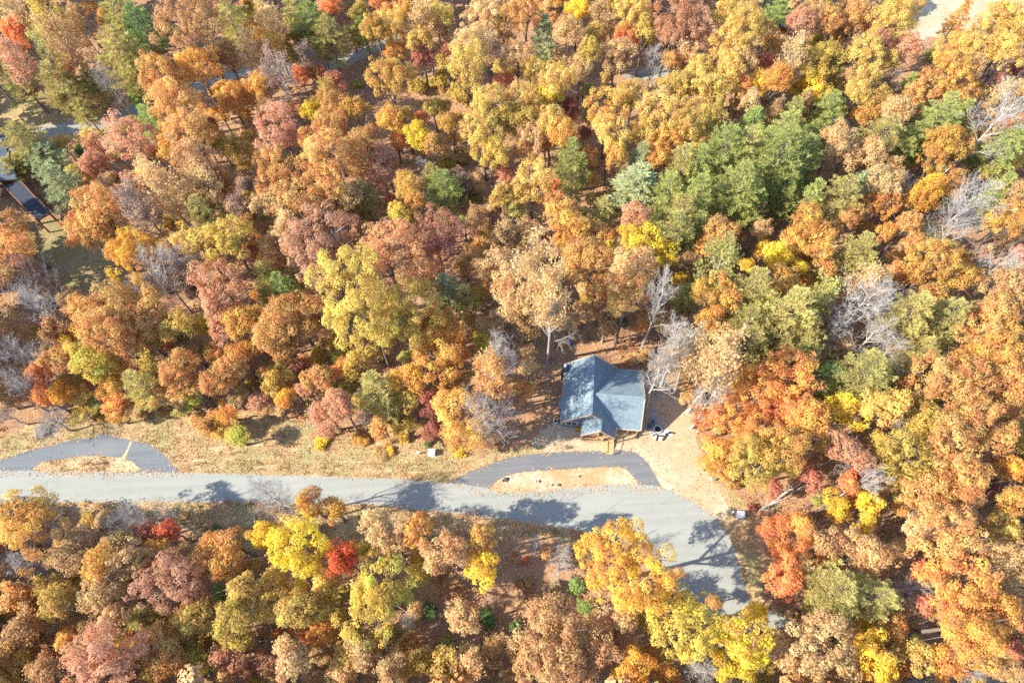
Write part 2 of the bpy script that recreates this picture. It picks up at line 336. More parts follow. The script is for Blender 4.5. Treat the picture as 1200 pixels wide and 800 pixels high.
# windows and doors
def window(x0, x1, y, z0, z1, face):
    if face == 's':
        f = MB(); f.box(x0-.09, x1+.09, y-.05, y+.02, z0-.09, z1+.09); fo = f.build('window', M_WHITE, house)
        g = MB(); xm = (x0+x1)/2; g.box(x0, xm-.03, y-.062, y-.045, z0, z1); g.box(xm+.03, x1, y-.062, y-.045, z0, z1); g.build('pane', M_GLASS, fo)
    else:
        s = 1 if face == 'e' else -1
        f = MB(); f.box(min(y, y+.05*s), max(y, y+.05*s), x0-.09, x1+.09, z0-.09, z1+.09); fo = f.build('window', M_WHITE, house)
        g = MB(); g.box(min(y+.045*s, y+.062*s), max(y+.045*s, y+.062*s), x0, x1, z0, z1); g.build('pane', M_GLASS, fo)
window(-3.6, -1.9, .42, 1.1, 2.5, 's'); window(-.5, .6, .42, 4.2, 5.4, 's'); window(5.0, 6.6, WS+1.6, 1.1, 2.4, 's')
window(3.2, 4.6, WX-.4, 1.2, 2.5, 'e'); window(6.8, 8.0, WX-.4, 1.2, 2.5, 'e'); window(5.2, 6.4, XW+.45, 1.2, 2.5, 'w')
MB().box(1.2, 2.15, .36, .41, .62, 2.7).build('door', M_WOOD, house)
# porch: boards, posts, rails, steps
for k in range(13):
    MB().box(PW+.1+k*.41, PW+.1+k*.41+.395, PF-.05, .34, .5, .6).build('deck_board', M_WOOD, house)
fr = MB(); fr.box(PW+.12, XE+.1, PF+.02, PF+.08, .05, .5); fr.box(PW+.12, PW+.18, PF+.08, .3, .05, .5); fr.box(XE+.04, XE+.1, PF+.08, .3, .05, .5); fr.build('porch_skirt', M_WOOD, house)
def post(x, y, z1): MB().box(x-.08, x+.08, y-.08, y+.08, .6, z1).build('porch_post', M_WOOD, house)
for x in (PW+.25, PR-.1, 2.45, XE-.1): post(x, PF+.12, (roofz_e(max(x, PR)) if x > PR-.2 else EZ-.15+(x-PW)*(PZ-EZ+.15)/(PR-PW))-.3)
def rail(a, b):
    MB().bar((a[0], a[1], 1.5), (b[0], b[1], 1.5), .12, .06).build('handrail', M_WOOD, house)
    k = int((Vector(b)-Vector(a)).length/.16)+1; q = MB()
    for i in range(k+1):
        p = Vector(a).lerp(Vector(b), i/k); q.box(p.x-.02, p.x+.02, p.y-.02, p.y+.02, .6, 1.47)
    q.build('balusters', M_WOOD, house)['kind'] = 'stuff'
rail((PW+.25, PF+.12), (2.35, PF+.12)); rail((PW+.25, PF+.2), (PW+.25, .3)); rail((XE-.1, PF+.2), (XE-.1, .3))
SX0, SX1 = 2.55, 4.15
for k in range(4): MB().box(SX0, SX1, PF-.06-.42*(k+1), PF-.06-.42*k-.01, .42-.12*k-.06, .47-.12*k).build('step', M_WOOD, house)
sw = MB(); sw.add([(SX0-.1, PF-.07, 0), (SX0-.1, PF-.07, .52), (SX0-.1, PF-1.8, .05), (SX0-.1, PF-1.8, 0), (SX0-.03, PF-.07, 0), (SX0-.03, PF-.07, .52), (SX0-.03, PF-1.8, .05), (SX0-.03, PF-1.8, 0)], [(0,1,2,3),(7,6,5,4),(0,4,5,1),(1,5,6,2),(2,6,7,3),(3,7,4,0)])
so = sw.build('stringer', M_WOOD, house); s2 = so.copy(); COL.objects.link(s2); s2.parent = house; s2.location = (SX1-SX0+.13, 0, 0)
for x in (SX0-.07, SX1+.07):
    MB().bar((x, PF-.1, 1.45), (x, PF-1.8, .95), .1, .06).build('handrail', M_WOOD, house)
    MB().box(x-.06, x+.06, PF-1.86, PF-1.74, .0, 1.05).build('porch_post', M_WOOD, house)
# the wing's small front deck with a rail
MB().box(XE+.25, WX-.3, WS-.25, WS+1.58, .3, .42).build('front_deck', M_WOOD, house)
for x in (XE+.35, 6.3, WX-.45): MB().box(x-.06, x+.06, WS-.18, WS-.06, .42, 3.05).build('deck_post', M_WOOD, house)
MB().bar((XE+.35, WS-.12, 1.3), (WX-.45, WS-.12, 1.3), .1, .06).build('handrail', M_WOOD, house)

# ------------------------------------------------------------------ things round the cottage
def HL(x, y, z=0):                                     # cottage frame -> world
    a = R_(HR); return Vector((11.75+x*math.cos(a)-y*math.sin(a), 36.9+x*math.sin(a)+y*math.cos(a), z))
ac = tag(empty('air_conditioner', HL(-5.4, 1.0), R_(HR)), 'grey air conditioner unit against the west wall of the cottage', 'air conditioner')
q = MB(); q.box(-.42, .42, -.42, .42, 0, .08); q.build('pad', M_STONE, ac)
q = MB(); q.box(-.36, .36, -.36, .36, .08, .85); q.build('casing', M_GREY, ac, bev=.03)
q = MB(); q.lathe([(.3, .852), (.3, .87), (.05, .89)], 16); g_ = q.build('fan_grille', M_DARK, ac)
pit = tag(empty('fire_pit', P(770.5, 503)), 'round stone fire pit with a dark centre on the gravel beside the cottage', 'fire pit')
MB().lathe([(.46, .02), (.46, .06), (.2, .09)], 20).build('ash_bed', plain('ash', (.03, .03, .035), .4, 5, 1), pit)
stone = None
for k in range(14):
    a = 2*math.pi*k/14
    if stone is None: q = MB(); q.box(-.15, .15, -.17, .17, 0, .34); stone = q.build('stone', M_STONE, pit, bev=.04); st = stone
    else: st = stone.copy(); COL.objects.link(st); st.parent = pit
    st.location = (.66*math.cos(a), .66*math.sin(a), random.uniform(0, .04)); st.rotation_euler = (0, 0, a+math.pi/2+random.uniform(-.1, .1))
M_SPLIT = plain('split_wood', (.05, .042, .04), .5, 3, .95)
lg = MB(); lg.tube([(-.55, 0, .12), (.1, .03, .13), (.55, 0, .12)], [.13, .14, .12], 6)
lgo = lg.build('log', M_SPLIT); logs = [(767,509.5,20,'half out of the white chips nearest the fire pit'),(770,513,70,'lying foremost on the white chip patch'),(774,511,-10,'in the middle of the white chip patch'),(779,513,40,'across the lower edge of the white chips'),(783,508,15,'on the east side of the white chips'),(787,507,-25,'at the far east tip of the white chips')]
for i, (x, y, a, t_) in enumerate(logs):
    o = lgo if i == 0 else lgo.copy()
    if i: COL.objects.link(o)
    o.location = P(x, y)+Vector((0, 0, .01)); o.rotation_euler = (0, 0, R_(a)); o.scale = (random.uniform(.8, 1.2),)*3
    tag(o, 'short dark log '+t_, 'log', 'dark logs on the white chip patch')
for i, (x, y, t_) in enumerate([(764.5,495.5,'squat blue-grey planter pot on gravel just behind the fire pit'),(760.5,500.5,'small blue-grey tub on gravel between fire pit and cottage')]):
    pt = tag(empty('planter', P(x, y)), t_, 'planter', 'tubs by the fire pit')
    MB().lathe([(.3, 0), (.42, .45), (.45, .5), (.38, .5), (.36, .38)], 14).build('tub', plain('blue_glaze', (.12, .15, .2), .3, 4, .5), pt); MB().lathe([(.36, .36), (.1, .39)], 14).build('soil', M_SPLIT, pt)
br = tag(empty('barrel', P(668, 403)), 'small bright blue barrel on the shaded leaf litter behind the cottage', 'barrel')
mb_ = plain('blue_plastic', (.02, .09, .5), .1, 3, .4); MB().lathe([(.26, 0), (.3, .08), (.33, .45), (.3, .82), (.26, .88), (.24, .85)], 16).build('drum', mb_, br); MB().lathe([(.33, .28), (.345, .3), (.33, .32)], 16).build('hoop', M_DARK, br); MB().lathe([(.08, .86), (.08, .92)], 8).build('cap', M_WHITE, br)

def utility_box(px, py, s, label):
    t = tag(empty('utility_box', P(px, py), R_(-6)), label, 'utility box', 'white utility boxes on the verge')
    q = MB(); q.box(-.62*s, .62*s, -.55*s, .55*s, 0, .1); q.build('pad', M_STONE, t)
    q = MB(); q.box(-.5*s, .5*s, -.42*s, .42*s, .1, .95*s); q.build('cabinet', M_WHITE, t, bev=.03)
    q = MB(); q.add([(-.54*s, -.47*s, .952*s), (.54*s, -.47*s, .952*s), (.54*s, .47*s, 1.04*s), (-.54*s, .47*s, 1.04*s), (-.54*s, -.47*s, .99*s), (.54*s, -.47*s, .99*s), (.54*s, .47*s, 1.08*s), (-.54*s, .47*s, 1.08*s)], [(3,2,1,0),(4,5,6,7),(0,1,5,4),(1,2,6,5),(2,3,7,6),(3,0,4,7)]); q.build('lid', M_WHITE, t)
    MB().box(.1*s, .16*s, -.45*s, -.424*s, .45*s, .62*s).build('handle', M_DARK, t)
def pedestal(px, py, label):
    t = tag(empty('utility_pedestal', P(px, py), R_(10)), label, 'pedestal', 'small pedestals beside the utility boxes')
    q = MB(); q.box(-.17, .17, -.14, .14, 0, .75); q.build('post', M_WHITE, t, bev=.02); q = MB(); q.box(-.2, .2, -.17, .17, .752, .9); q.build('cap', M_WHITE, t, bev=.04)
utility_box(506.5, 531.5, 1.0, 'white utility box on the dry verge across from the tree line, left of the driveway')
pedestal(491, 531.5, 'slim white pedestal on the dry verge by the driveway entrance box')
utility_box(866.5, 604, 1.05, 'white utility box on the sunny dirt bank where the road bends')
pedestal(857.5, 601, 'slim white pedestal at the road bend beside its white box')

# rocks on the driveway island, a forked branch on the other island, a log
def rock(px, py, r, label, group=None, m=None):
    bm = bmesh.new(); bmesh.ops.create_icosphere(bm, subdivisions=2, radius=r)
    for v in bm.verts: v.co = v.co*random.uniform(.78, 1.15); v.co.z = max(v.co.z*.7, -.12*r)+.12*r
    me = bpy.data.meshes.new('rock'); bm.to_mesh(me); bm.free(); me.materials.append(m or M_STONE)
    return tag(link('rock' if r < 1 else 'boulder', me, None, P(px, py)), label, 'rock' if r < 1 else 'boulder', group)
M_DROCK = plain('dark_rock', (.07, .06, .055), .4, 5, .95)
for x, y, r, l in ((593,561.5,.42,'largest dark rock at the blunt west end of the driveway island'),(590,563,.25,'small dark rock touching the largest island rock'),(632.5,563.5,.24,'dark rock midway along the driveway island'),(647.5,568,.2,'little dark rock near the road edge of the driveway island'),(655.5,568,.28,'dark round rock on the road side of the driveway island'),(679.5,558,.18,'lone little dark rock on the pale soil of the driveway island')):
    rock(x, y, r, l, 'dark rocks on the driveway island', M_DROCK)
rock(627.5, 563.8, .22, 'pale rock beside a dark one on the driveway island'); rock(626, 559.5, .16, 'tiny pale stone high on the driveway island')
rock(984, 146, 1.9, 'large grey boulder among green pines near the upper edge of the woods')
M_TWIGDARK = plain('dark_branch', (.10, .075, .055), .3, 4, .95)
fb = MB(); pz = lambda x, y, z: P(x, y)+Vector((0, 0, z))
fb.tube([pz(103.5,541,.08), pz(110,544.5,.1), pz(119,542.5,.12), pz(126,540,.1)], [.05, .09, .1, .04], 6); fb.tube([pz(119,542.5,.12), pz(124,543.5,.2), pz(127,541.5,.15)], [.09, .12, .06], 6); fb.tube([pz(103.5,541,.08), pz(102.5,544,.05)], [.05, .03], 5)
tag(fb.build('fallen_branch', M_TWIGDARK), 'dark forked branch lying on the straw island of the turnout', 'branch')
fl = empty('fallen_tree', P(893, 598)); tag(fl, 'bleached fallen tree with bare limbs on the bank beside coral trees at the bend', 'fallen tree')
f0 = P(893, 598); L_ = lambda x, y, z: P(x, y, z)-f0
q = MB(); q.tube([L_(884,600,.15), L_(900,592,.4), L_(918,579,.7), L_(938,566,.9)], [.06, .16, .2, .14], 6); q.build('trunk', M_PALE, fl)
q = MB()
for a, b, c in (((900,592),(912,588),(926,586)),((905,588),(908,578),(914,572)),((912,583),(925,573),(940,558)),((897,594),(899,586),(898,582)),((918,579),(930,574),(946,574)),((908,586),(920,576),(931,563)),((890,597),(903,597),(914,592)),((902,590),(916,585),(934,576))):
    q.tube([L_(*a, .4), L_(*b, .9), L_(*c, 1.2)], [.08, .06, .02], 4)
q.build('limbs', M_PALE, fl)
lo = MB(); lo.tube([P(508,124)+Vector((0, 0, .3)), P(514,127)+Vector((0, 0, .32)), P(519,119)+Vector((0, 0, .25))], [.2, .25, .15], 7); tag(lo.build('fallen_log', M_PALE), 'pale crooked log on a gap in golden woods near the lane', 'log')

# ------------------------------------------------------------------ the dark house at the upper left edge, its deck and the car
M_SLATE = shingle_material('dark_metal_roof', (.03, .036, .05), (.045, .05, .065))
M_BLUEROOF = shingle_material('pale_blue_roof', (.06, .08, .11), (.09, .115, .145))
M_REDWOOD = plain('brown_stain', (.20, .09, .05), .25, 4, .8); M_LOGW = plain('log_wall', (.16, .09, .055), .3, 2, .85)
hz = 4.2
nb = tag(empty('log_house', P(10, 222)), 'dark roofed log house with brown railed deck at the upper left edge', 'house')
n0 = nb.location.copy(); W_ = lambda x, y, z: P(x, y, z)-n0
A, B, C_, D_ = W_(4,218,4.4), W_(24,212,4.4), W_(58,250,4.0), W_(43,258,4.0)
MB().slab([A, D_, C_, B], .2).build('porch_roof', M_SLATE, nb)
for a, b in ((A, D_), (D_, C_), (C_, B)): MB().bar(a+Vector((0, 0, -.12)), b+Vector((0, 0, -.12)), .2, .3).build('fascia', M_REDWOOD, nb)
E1, E2, E3, E4 = W_(-40,190,7.5), W_(12,188,7.5), W_(20,210,5.0), W_(-40,214,5.0)
MB().slab([E4, E3, E2, E1], .2).build('roof', M_BLUEROOF, nb)
MB().slab([W_(-40,168,5.0), E1, E2, W_(6,170,5.0)], .2).build('roof', M_BLUEROOF, nb)
wl = MB(); x0, y0 = W_(-40,214,5).xy; x1, y1 = W_(14,168,5).xy; wl.box(x0, x1-1.2, y0+.6, y1-.6, .02, 4.7); wl.build('wall', M_LOGW, nb)
for a in (A, D_, C_, W_(30,238,4.1), W_(40,232,4.1)): MB().box(a.x-.13, a.x+.13, a.y-.13, a.y+.13, .02, a.z-.3).build('porch_post', M_REDWOOD, nb)
dk = [W_(36,224,1.2), W_(44,222,1.2), W_(60,238,1.2), W_(46,250,1.2), W_(30,236,1.2)]
for k in range(9):
    t0, t1 = k/9, (k+.93)/9; p, q_ = dk[4].lerp(dk[3], t0), dk[4].lerp(dk[3], t1); r_, s_ = dk[0].lerp(dk[2], t0), dk[0].lerp(dk[2], t1)
    MB().slab([p, q_, s_, r_], .08).build('deck_board', M_REDWOOD, nb)
def nrail(a, b, m=M_REDWOOD):
    up = Vector((0, 0, 1.0)); MB().bar(a+up, b+up, .1, .12).build('handrail', m, nb)
    q = MB(); n_ = 8
    for i in range(n_+1):
        p = a.lerp(b, i/n_); q.box(p.x-.03, p.x+.03, p.y-.03, p.y+.03, p.z, p.z+.95)
    q.build('balusters', m, nb)['kind'] = 'stuff'
nrail(dk[0], dk[2]); nrail(dk[2], dk[3]); nrail(dk[4], dk[3])
MB().bar(W_(40,228,2.6), W_(71,259,.12), .16, .16).build('ramp_rail', M_GREY, nb)
MB().bar(W_(8,226,2.4), W_(46,268,.3), .14, .2).build('ramp_rail', M_REDWOOD, nb)

def car(px, py, rz, label):
    t = tag(empty('parked_car', P(px, py), rz), label, 'car')
    M_CAR = plain('white_car_paint', (.75, .75, .74), .03, 1, .25); M_TYRE = plain('tyre', (.02, .02, .02), .2, 5, .9)
    prof = [(-2.3,.35),(-2.32,.75),(-2.2,.95),(-1.5,1.02),(-1.0,1.45),(-.2,1.52),(.75,1.5),(1.45,1.05),(2.2,.98),(2.32,.8),(2.3,.35)]
    def pr(prof, w0, w1f): 
        V = []; n_ = len(prof)
        for s_ in (-1, 1): V += [(x, s_*(w0 if z < 1.06 else w1f), z) for x, z in prof]
        return V, [tuple(range(n_-1, -1, -1)), tuple(range(n_, 2*n_))]+[(i, (i+1) % n_, (i+1) % n_+n_, i+n_) for i in range(n_)]
    q = MB(); q.add(*pr(prof, .9, .72)); q.build('body', M_CAR, t, bev=.03)
    q = MB(); q.add([(1.36,-.74,1.09),(1.36,.74,1.09),(.82,.66,1.46),(.82,-.66,1.46)], [(0,1,2,3)]); q.slab([(1.37,-.7,1.1),(1.37,.7,1.1),(.8,.62,1.47),(.8,-.62,1.47)], .03); q.build('windscreen', M_GLASS, t)
    q = MB(); q.slab([(-1.42,.7,1.1),(-1.42,-.7,1.1),(-1.03,-.62,1.44),(-1.03,.62,1.44)], .03); q.build('rear_window', M_GLASS, t)
    for s_ in (-1, 1):
        q = MB(); q.box(-.9, .7, min(s_*.74, s_*.79), max(s_*.74, s_*.79), 1.1, 1.4); q.build('side_window', M_GLASS, t)
        for x in (-1.4, 1.4):
            wv = MB(); wv.tube([(x, s_*.72, .33), (x, s_*.92, .33)], .33, 14); wo = wv.build('wheel', M_TYRE, t); wv = MB(); wv.tube([(x, s_*.90, .33), (x, s_*.93, .33)], .19, 10); wv.build('rim', M_GREY, wo)
        q = MB(); q.box(2.2, 2.34, min(s_*.5, s_*.8), max(s_*.5, s_*.8), .72, .86); q.build('headlight', M_GLASS, t)
car(47, 176, R_(10), 'white car parked under the big grey-green pine by the lane')
sh = tag(empty('shed', P(912, 36), R_(-10)), 'small dark roofed shed half hidden below the green lawn', 'shed')
q = MB(); q.box(-1.7, 1.7, -1.5, 1.5, 0, 2.3); q.build('wall', M_LOGW, sh); MB().slab([(-2, -1.8, 2.3), (2, -1.8, 2.3), (2, 0, 3.0), (-2, 0, 3.0)], .1).build('roof', M_SLATE, sh); MB().slab([(-2, 0, 3.0), (2, 0, 3.0), (2, 1.8, 2.3), (-2, 1.8, 2.3)], .1).build('roof', M_SLATE, sh); MB().box(-.5, .5, -1.55, -1.5, .05, 2.0).build('door', M_REDWOOD, sh)

# ------------------------------------------------------------------ trees: meshes
def unit(a): return a/np.maximum(np.linalg.norm(a, axis=1, keepdims=True), 1e-6)
def leaf_quads(C, Nn, sx, sy, g):
    """a leaf spray at every centre C facing Nn: quads of half size sx, sy"""
    n = len(C); t = unit(np.cross(Nn, unit(g.normal(size=(n, 3))))); b = np.cross(Nn, t)
    sx = np.asarray(sx).reshape(-1, 1); sy = np.asarray(sy).reshape(-1, 1)
    bend = Nn*(sx*g.uniform(-.35, .35, (n, 1)))
    V = np.stack([C-t*sx-b*sy*.55, C+b*sy*-.9+t*sx*.2+bend, C+t*sx+b*sy*.5, C-t*sx*.25+b*sy+bend], 1).reshape(-1, 3)
    return V, np.arange(4*n).reshape(-1, 4)
def branchy(g, H, r0, spread, levels=3, first=.35, nl=7, kink=.18, up=.35, rmin=.022, len0=.42, sub=(5, 5)):
    """tapered trunk with limbs, boughs and twigs -> list of (points, radii, level)"""
    out = []
    def go(p, d, L, r, lev):
        pts = [p]; rad = [r]; k = 4 if lev < 2 else 3
        for i in range(k):
            d = d+g.normal(size=3)*kink; d[2] += up*.12*(lev > 0); d = d/np.linalg.norm(d)
            p = p+d*L/k; pts.append(p); rad.append(max(rmin*.6, r*(1-(i+1)/k*.75)))
        out.append((pts, rad, lev))
        if lev >= levels: return
        n = sub[min(lev-1, len(sub)-1)]
        for j in range(n):
            t = .25+.75*(j+g.uniform(0, 1))/n; i = min(int(t*k), k-1); q = pts[i]+(pts[i+1]-pts[i])*(t*k-i)
            o = g.normal(size=3); o -= d*np.dot(o, d); o /= np.linalg.norm(o); nd = d*.75+o*g.uniform(.5, .95); nd[2] += up*.4; nd /= np.linalg.norm(nd)
            go(q, nd, L*g.uniform(.42, .68), max(rmin, r*.5*(1-t*.35)), lev+1)
    pts = [np.zeros(3)-np.array([0, 0, .1])]; rad = [r0*1.35]; k = 6; lean = g.normal(size=2)*.04
    for i in range(1, k+1):
        z = H*.86*i/k; pts.append(np.array([lean[0]*z+g.normal()*.10, lean[1]*z+g.normal()*.10, z])); rad.append(r0*(1-.82*i/k)+.02)
    out.append((pts, rad, 0))
    a0 = g.uniform(0, 6.28)
    for j in range(nl):
        t = first+(1-first)*(j+.5)/nl; f = t*k; i = min(int(f), k-1); q = pts[i]+(pts[i+1]-pts[i])*(f-i)
        a = a0+j*2.4+g.normal()*.3; el = .35+.75*t
        d = np.array([math.cos(a)*math.cos(el), math.sin(a)*math.cos(el), math.sin(el)])
        go(q, d, spread*(1.15-.5*t)*g.uniform(.85, 1.15), r0*.55*(1.1-.6*t), 1)
    return out
def tubes_np(branches, sides=(7, 5, 3, 3)):
    Vs = []; Fs = []; b = 0
    for pts, rad, lev in branches:
        n = sides[min(lev, len(sides)-1)]; pts = np.array(pts); m = len(pts)
        ang = np.arange(n)*2*math.pi/n
        for i in range(m):
            d = pts[min(i+1, m-1)]-pts[max(i-1, 0)]; d = d/max(np.linalg.norm(d), 1e-6)
            a = np.cross(d, [0, 0, 1.] if abs(d[2]) < .9 else [1., 0, 0]); a /= np.linalg.norm(a); c = np.cross(d, a)
            Vs.append(pts[i]+(np.outer(np.cos(ang), a)+np.outer(np.sin(ang), c))*rad[i])
        for i in range(m-1):
            k = np.arange(n); k2 = (k+1) % n
            Fs.append(np.stack([b+i*n+k, b+i*n+k2, b+(i+1)*n+k2, b+(i+1)*n+k], 1))
        b += m*n
    return np.concatenate(Vs), np.concatenate(Fs)

def crown_broad(g, R, zc, vs, clump, dens, leaf, lift=-.25, gap=.12, loose=.0):
    """boughs of leaves over an uneven dome; returns leaf centres, normals, leaf and bough random numbers"""
    n = int(8.2*(R/clump)**1.75)+9
    d = unit(g.normal(size=(n*3, 3))); d = d[d[:, 2] > lift][:n]
    lob = np.ones(len(d))
    for k in range(9):                                  # uneven outline: whole boughs pushed out or pulled in
        ax = unit(g.normal(size=(1, 3)))[0]; lob += np.where(d@ax > .62, g.uniform(-.34, .26), 0)
    rr = R*lob*g.uniform(.66, 1.02, len(d)); keep = g.uniform(size=len(d)) > gap; d, rr = d[keep], rr[keep]
    ctr = d*rr[:, None]*np.array([1, 1, vs])
    ni = max(3, n//10); ci = unit(g.normal(size=(ni, 3)))*(R*g.uniform(.1, .55, (ni, 1)))*np.array([1, 1, vs]); ctr = np.concatenate([ctr, ci])
    C = []; Nn = []; lr = []; br = []
    for i, c in enumerate(ctr):
        cr = clump*g.choice([.45, .6, .8, 1.0, 1.2], p=[.2, .25, .25, .2, .1]); m = int(dens*cr*cr*g.uniform(.85, 1.35))+6
        u = unit(g.normal(size=(m, 3))); out = unit(c[None]+np.array([0, 0, .35*R]))
        u = u[(u@out[0]) > g.uniform(-.9, .25, len(u))]
        p = c+u*cr*np.array([1, 1, .82])*(g.uniform(.60, 1.0, (len(u), 1))+np.abs(g.normal(size=(len(u), 1)))*.20)
        C.append(p); Nn.append(unit(u*1.0+g.normal(size=u.shape)*.30+np.array([0, 0, .60])))
        lr.append(g.uniform(size=len(u))); br.append(np.full(len(u), g.uniform()))
    C = np.concatenate(C); C[:, 2] += zc
    return C, np.concatenate(Nn), np.concatenate(lr), np.concatenate(br)
def leaves_mesh(name, data, leaf, m, g, ratio=.72):
    C, Nn, lr, br = data; s = leaf*g.uniform(.7, 1.3, len(C))
    V, F = leaf_quads(C, Nn, s, s*ratio, g)
    return np_mesh(name, V, F, m, {'leaf_rnd': lr, 'bough_rnd': br})

def limbs_to(g, H, r0, R, zc, vs, n=7):
    """a trunk with limbs that reach into the crown"""
    br = []; k = 5; lean = g.normal(size=2)*.03; pts = []; rad = []
    for i in range(k+1):
        z = -.1+(zc+R*vs*.35)*i/k; pts.append(np.array([lean[0]*z+g.normal()*.08*(i > 0), lean[1]*z+g.normal()*.08*(i > 0), z])); rad.append(r0*(1.3 if i == 0 else 1-.8*i/k)+.02)
    br.append((pts, rad, 0))
    for j in range(n):
        t = .5+.45*j/n; f = t*k; i = int(f); q = pts[i]+(pts[i+1]-pts[i])*(f-i); a = j*2.4+g.uniform(0, .5)
        e = np.array([math.cos(a)*R*.72, math.sin(a)*R*.72, zc+R*vs*g.uniform(-.1, .5)]); mid = (q+e)/2+g.normal(size=3)*.25+np.array([0, 0, .3])
        br.append(([q, mid, e], [r0*.42, r0*.28, .03], 1))
        for s_ in range(2):
            e2 = e+g.normal(size=3)*R*.3; br.append(([mid, (mid+e2)/2+g.normal(size=3)*.15, e2], [r0*.2, r0*.13, .02], 2))
    return br

VAR = {}      # kind -> list of (R, zc, trunk mesh, crown mesh, crown part name)
def add_var(kind, R, zc, tm, cm, part='crown'): VAR.setdefault(kind, []).append((R, zc, tm, cm, part))
seed = 100
for R in (2.0, 2.6, 3.2, 3.9, 4.7, 5.7, 7.0):
    for v in range(4):                                  # broad, lobed oak and hickory crowns
        seed += 1; g = np.random.default_rng(seed); vs = g.uniform(.78, 1.0); zc = 5.2+1.45*R+g.uniform(-1.0, 1.2)
        cl = (.60+.045*R)*g.uniform(.82, 1.18)
        add_var('o', R, zc, np_mesh('oak_trunk', *tubes_np(limbs_to(g, zc, .1+.05*R, R, zc, vs)), M_BARK),
                leaves_mesh('oak_crown', crown_broad(g, R*.86, zc, vs, cl, 215, .15, gap=(.24, .32, .40, .47)[v]), .125, M_LEAF, g))
for R in (1.6, 2.3, 3.0, 4.0, 5.2):
    for v in range(3):                                  # denser, rounder maples
        seed += 1; g = np.random.default_rng(seed); vs = g.uniform(.95, 1.2); zc = 4.2+1.35*R+g.uniform(-.8, .8)
        add_var('m', R, zc, np_mesh('maple_trunk', *tubes_np(limbs_to(g, zc, .08+.045*R, R, zc, vs, 6)), M_BARK),
                leaves_mesh('maple_crown', crown_broad(g, R*.87, zc, vs, .52+.045*R, 240, .135, gap=.18+.1*v), .118, M_LEAF, g))
for R in (2.0, 2.7, 3.5, 4.4):
    for v in range(2):                                  # half bare: twigs with thin leaf
        seed += 1; g = np.random.default_rng(seed); zc = 5.6+1.45*R
        br = branchy(g, zc+R*.75, .09+.04*R, R*.95, 3, .40, 9, .16, .35, .020, sub=(5, 4))
        tip = np.array([p for pts, rad, lev in br if lev >= 2 for p in pts[1:]]); rep = 5
        C = np.repeat(tip, rep, 0)+g.normal(size=(len(tip)*rep, 3))*.27
        bid = np.repeat(np.repeat(g.uniform(size=len(tip)//3+1), 3)[:len(tip)], rep)
        add_var('s', R, zc, np_mesh('thin_tree_trunk', *tubes_np(br), M_GREYB),
                leaves_mesh('thin_crown', (C, unit(g.normal(size=C.shape)+np.array([0, 0, .5])), g.uniform(size=len(C)), bid), .135, M_LEAF, g))
def bare_var(R, mats):
    global seed
    seed += 1; g = np.random.default_rng(seed); zc = 5.0+1.4*R
    br = branchy(g, zc+R*.8, .08+.028*R, R*1.0, 4, .40, 10, .17, .4, .016, sub=(6, 5, 4))
    tr = [b for b in br if b[2] == 0]; lm = [b for b in br if b[2] > 0]
    for key, m in mats: add_var('b'+key, R, zc, np_mesh('bare_trunk', *tubes_np(tr), m), np_mesh('bare_limbs', *tubes_np(lm), m), 'limbs')
for R in (2.0, 2.8, 3.8, 4.9):
    for v in range(2): bare_var(R, (('wht', M_PALE), ('gry', M_GREYB), ('mau', M_MAUVEB)))
def pine_mesh(g, R, Ht, olive=1.0):
    """whorled boughs, each a spray of needle tufts"""
    br = [([np.array([0, 0, -.1]), np.array([g.normal()*.1, g.normal()*.1, Ht*.5]), np.array([g.normal()*.15, g.normal()*.15, Ht])], [.1+.035*R, .07+.02*R, .02], 0)]
    C = []; Nn = []; lr = []; bo = []
    lev = int(6+R*1.0)
    for i in range(lev):
        t = (i+.3)/lev; z = Ht*(.36+.64*t); L = R*(1.12-.1*t)*max(.12, 1-t**1.9)**.8; nb_ = int(6+g.integers(0, 3)); a0 = g.uniform(0, 6.28)
        for j in range(nb_):
            a = a0+2*math.pi*j/nb_+g.normal()*.22; l = L*g.uniform(.62, 1.15); rise = g.uniform(-.05, .25)+.35*t
            e = np.array([math.cos(a)*l, math.sin(a)*l, z+rise*l*.7]); s = np.array([0, 0, z])
            br.append(([s, (s+e)/2+np.array([0, 0, -.12*l*.4]), e], [.05+.008*R, .035, .012], 2)); b_ = g.uniform()
            nt_ = max(3, int(l*4.2))
            for q in range(nt_):
                u = .3+.74*(q+.5)/nt_; w_ = l*.20*(1.2-abs(u-.6)); side = g.uniform(-1, 1)*w_
                p = s+(e-s)*u+np.array([-math.sin(a)*side, math.cos(a)*side, g.normal()*.05]); k = int(g.integers(16, 22))
                dirs = unit(g.normal(size=(k, 3))*np.array([.7, .7, .3])+np.array([math.cos(a)*.6-math.sin(a)*side/w_*.5, math.sin(a)*.6+math.cos(a)*side/w_*.5, .45]))
                C.append(p+dirs*g.uniform(.02, .26, (k, 1))); Nn.append(dirs); lr.append(g.uniform(size=k)); bo.append(np.full(k, b_))
    C = np.concatenate(C); D = np.concatenate(Nn); n = len(C); lr = np.concatenate(lr); bo = np.concatenate(bo)
    # needle sprays: narrow quads that point along D
    sd = unit(np.cross(D, unit(g.normal(size=(n, 3))*.5+np.array([0, 0, 1.])))); ln = g.uniform(.18, .36, (n, 1)); wd = g.uniform(.03, .055, (n, 1))
    V = np.stack([C-sd*wd, C+sd*wd, C+sd*wd*.4+D*ln, C-sd*wd*.4+D*ln], 1).reshape(-1, 3)
    return np_mesh('pine_trunk', *tubes_np(br), M_BARK), np_mesh('pine_crown', V, np.arange(4*n).reshape(-1, 4), M_NEEDLE, {'leaf_rnd': lr, 'bough_rnd': bo})
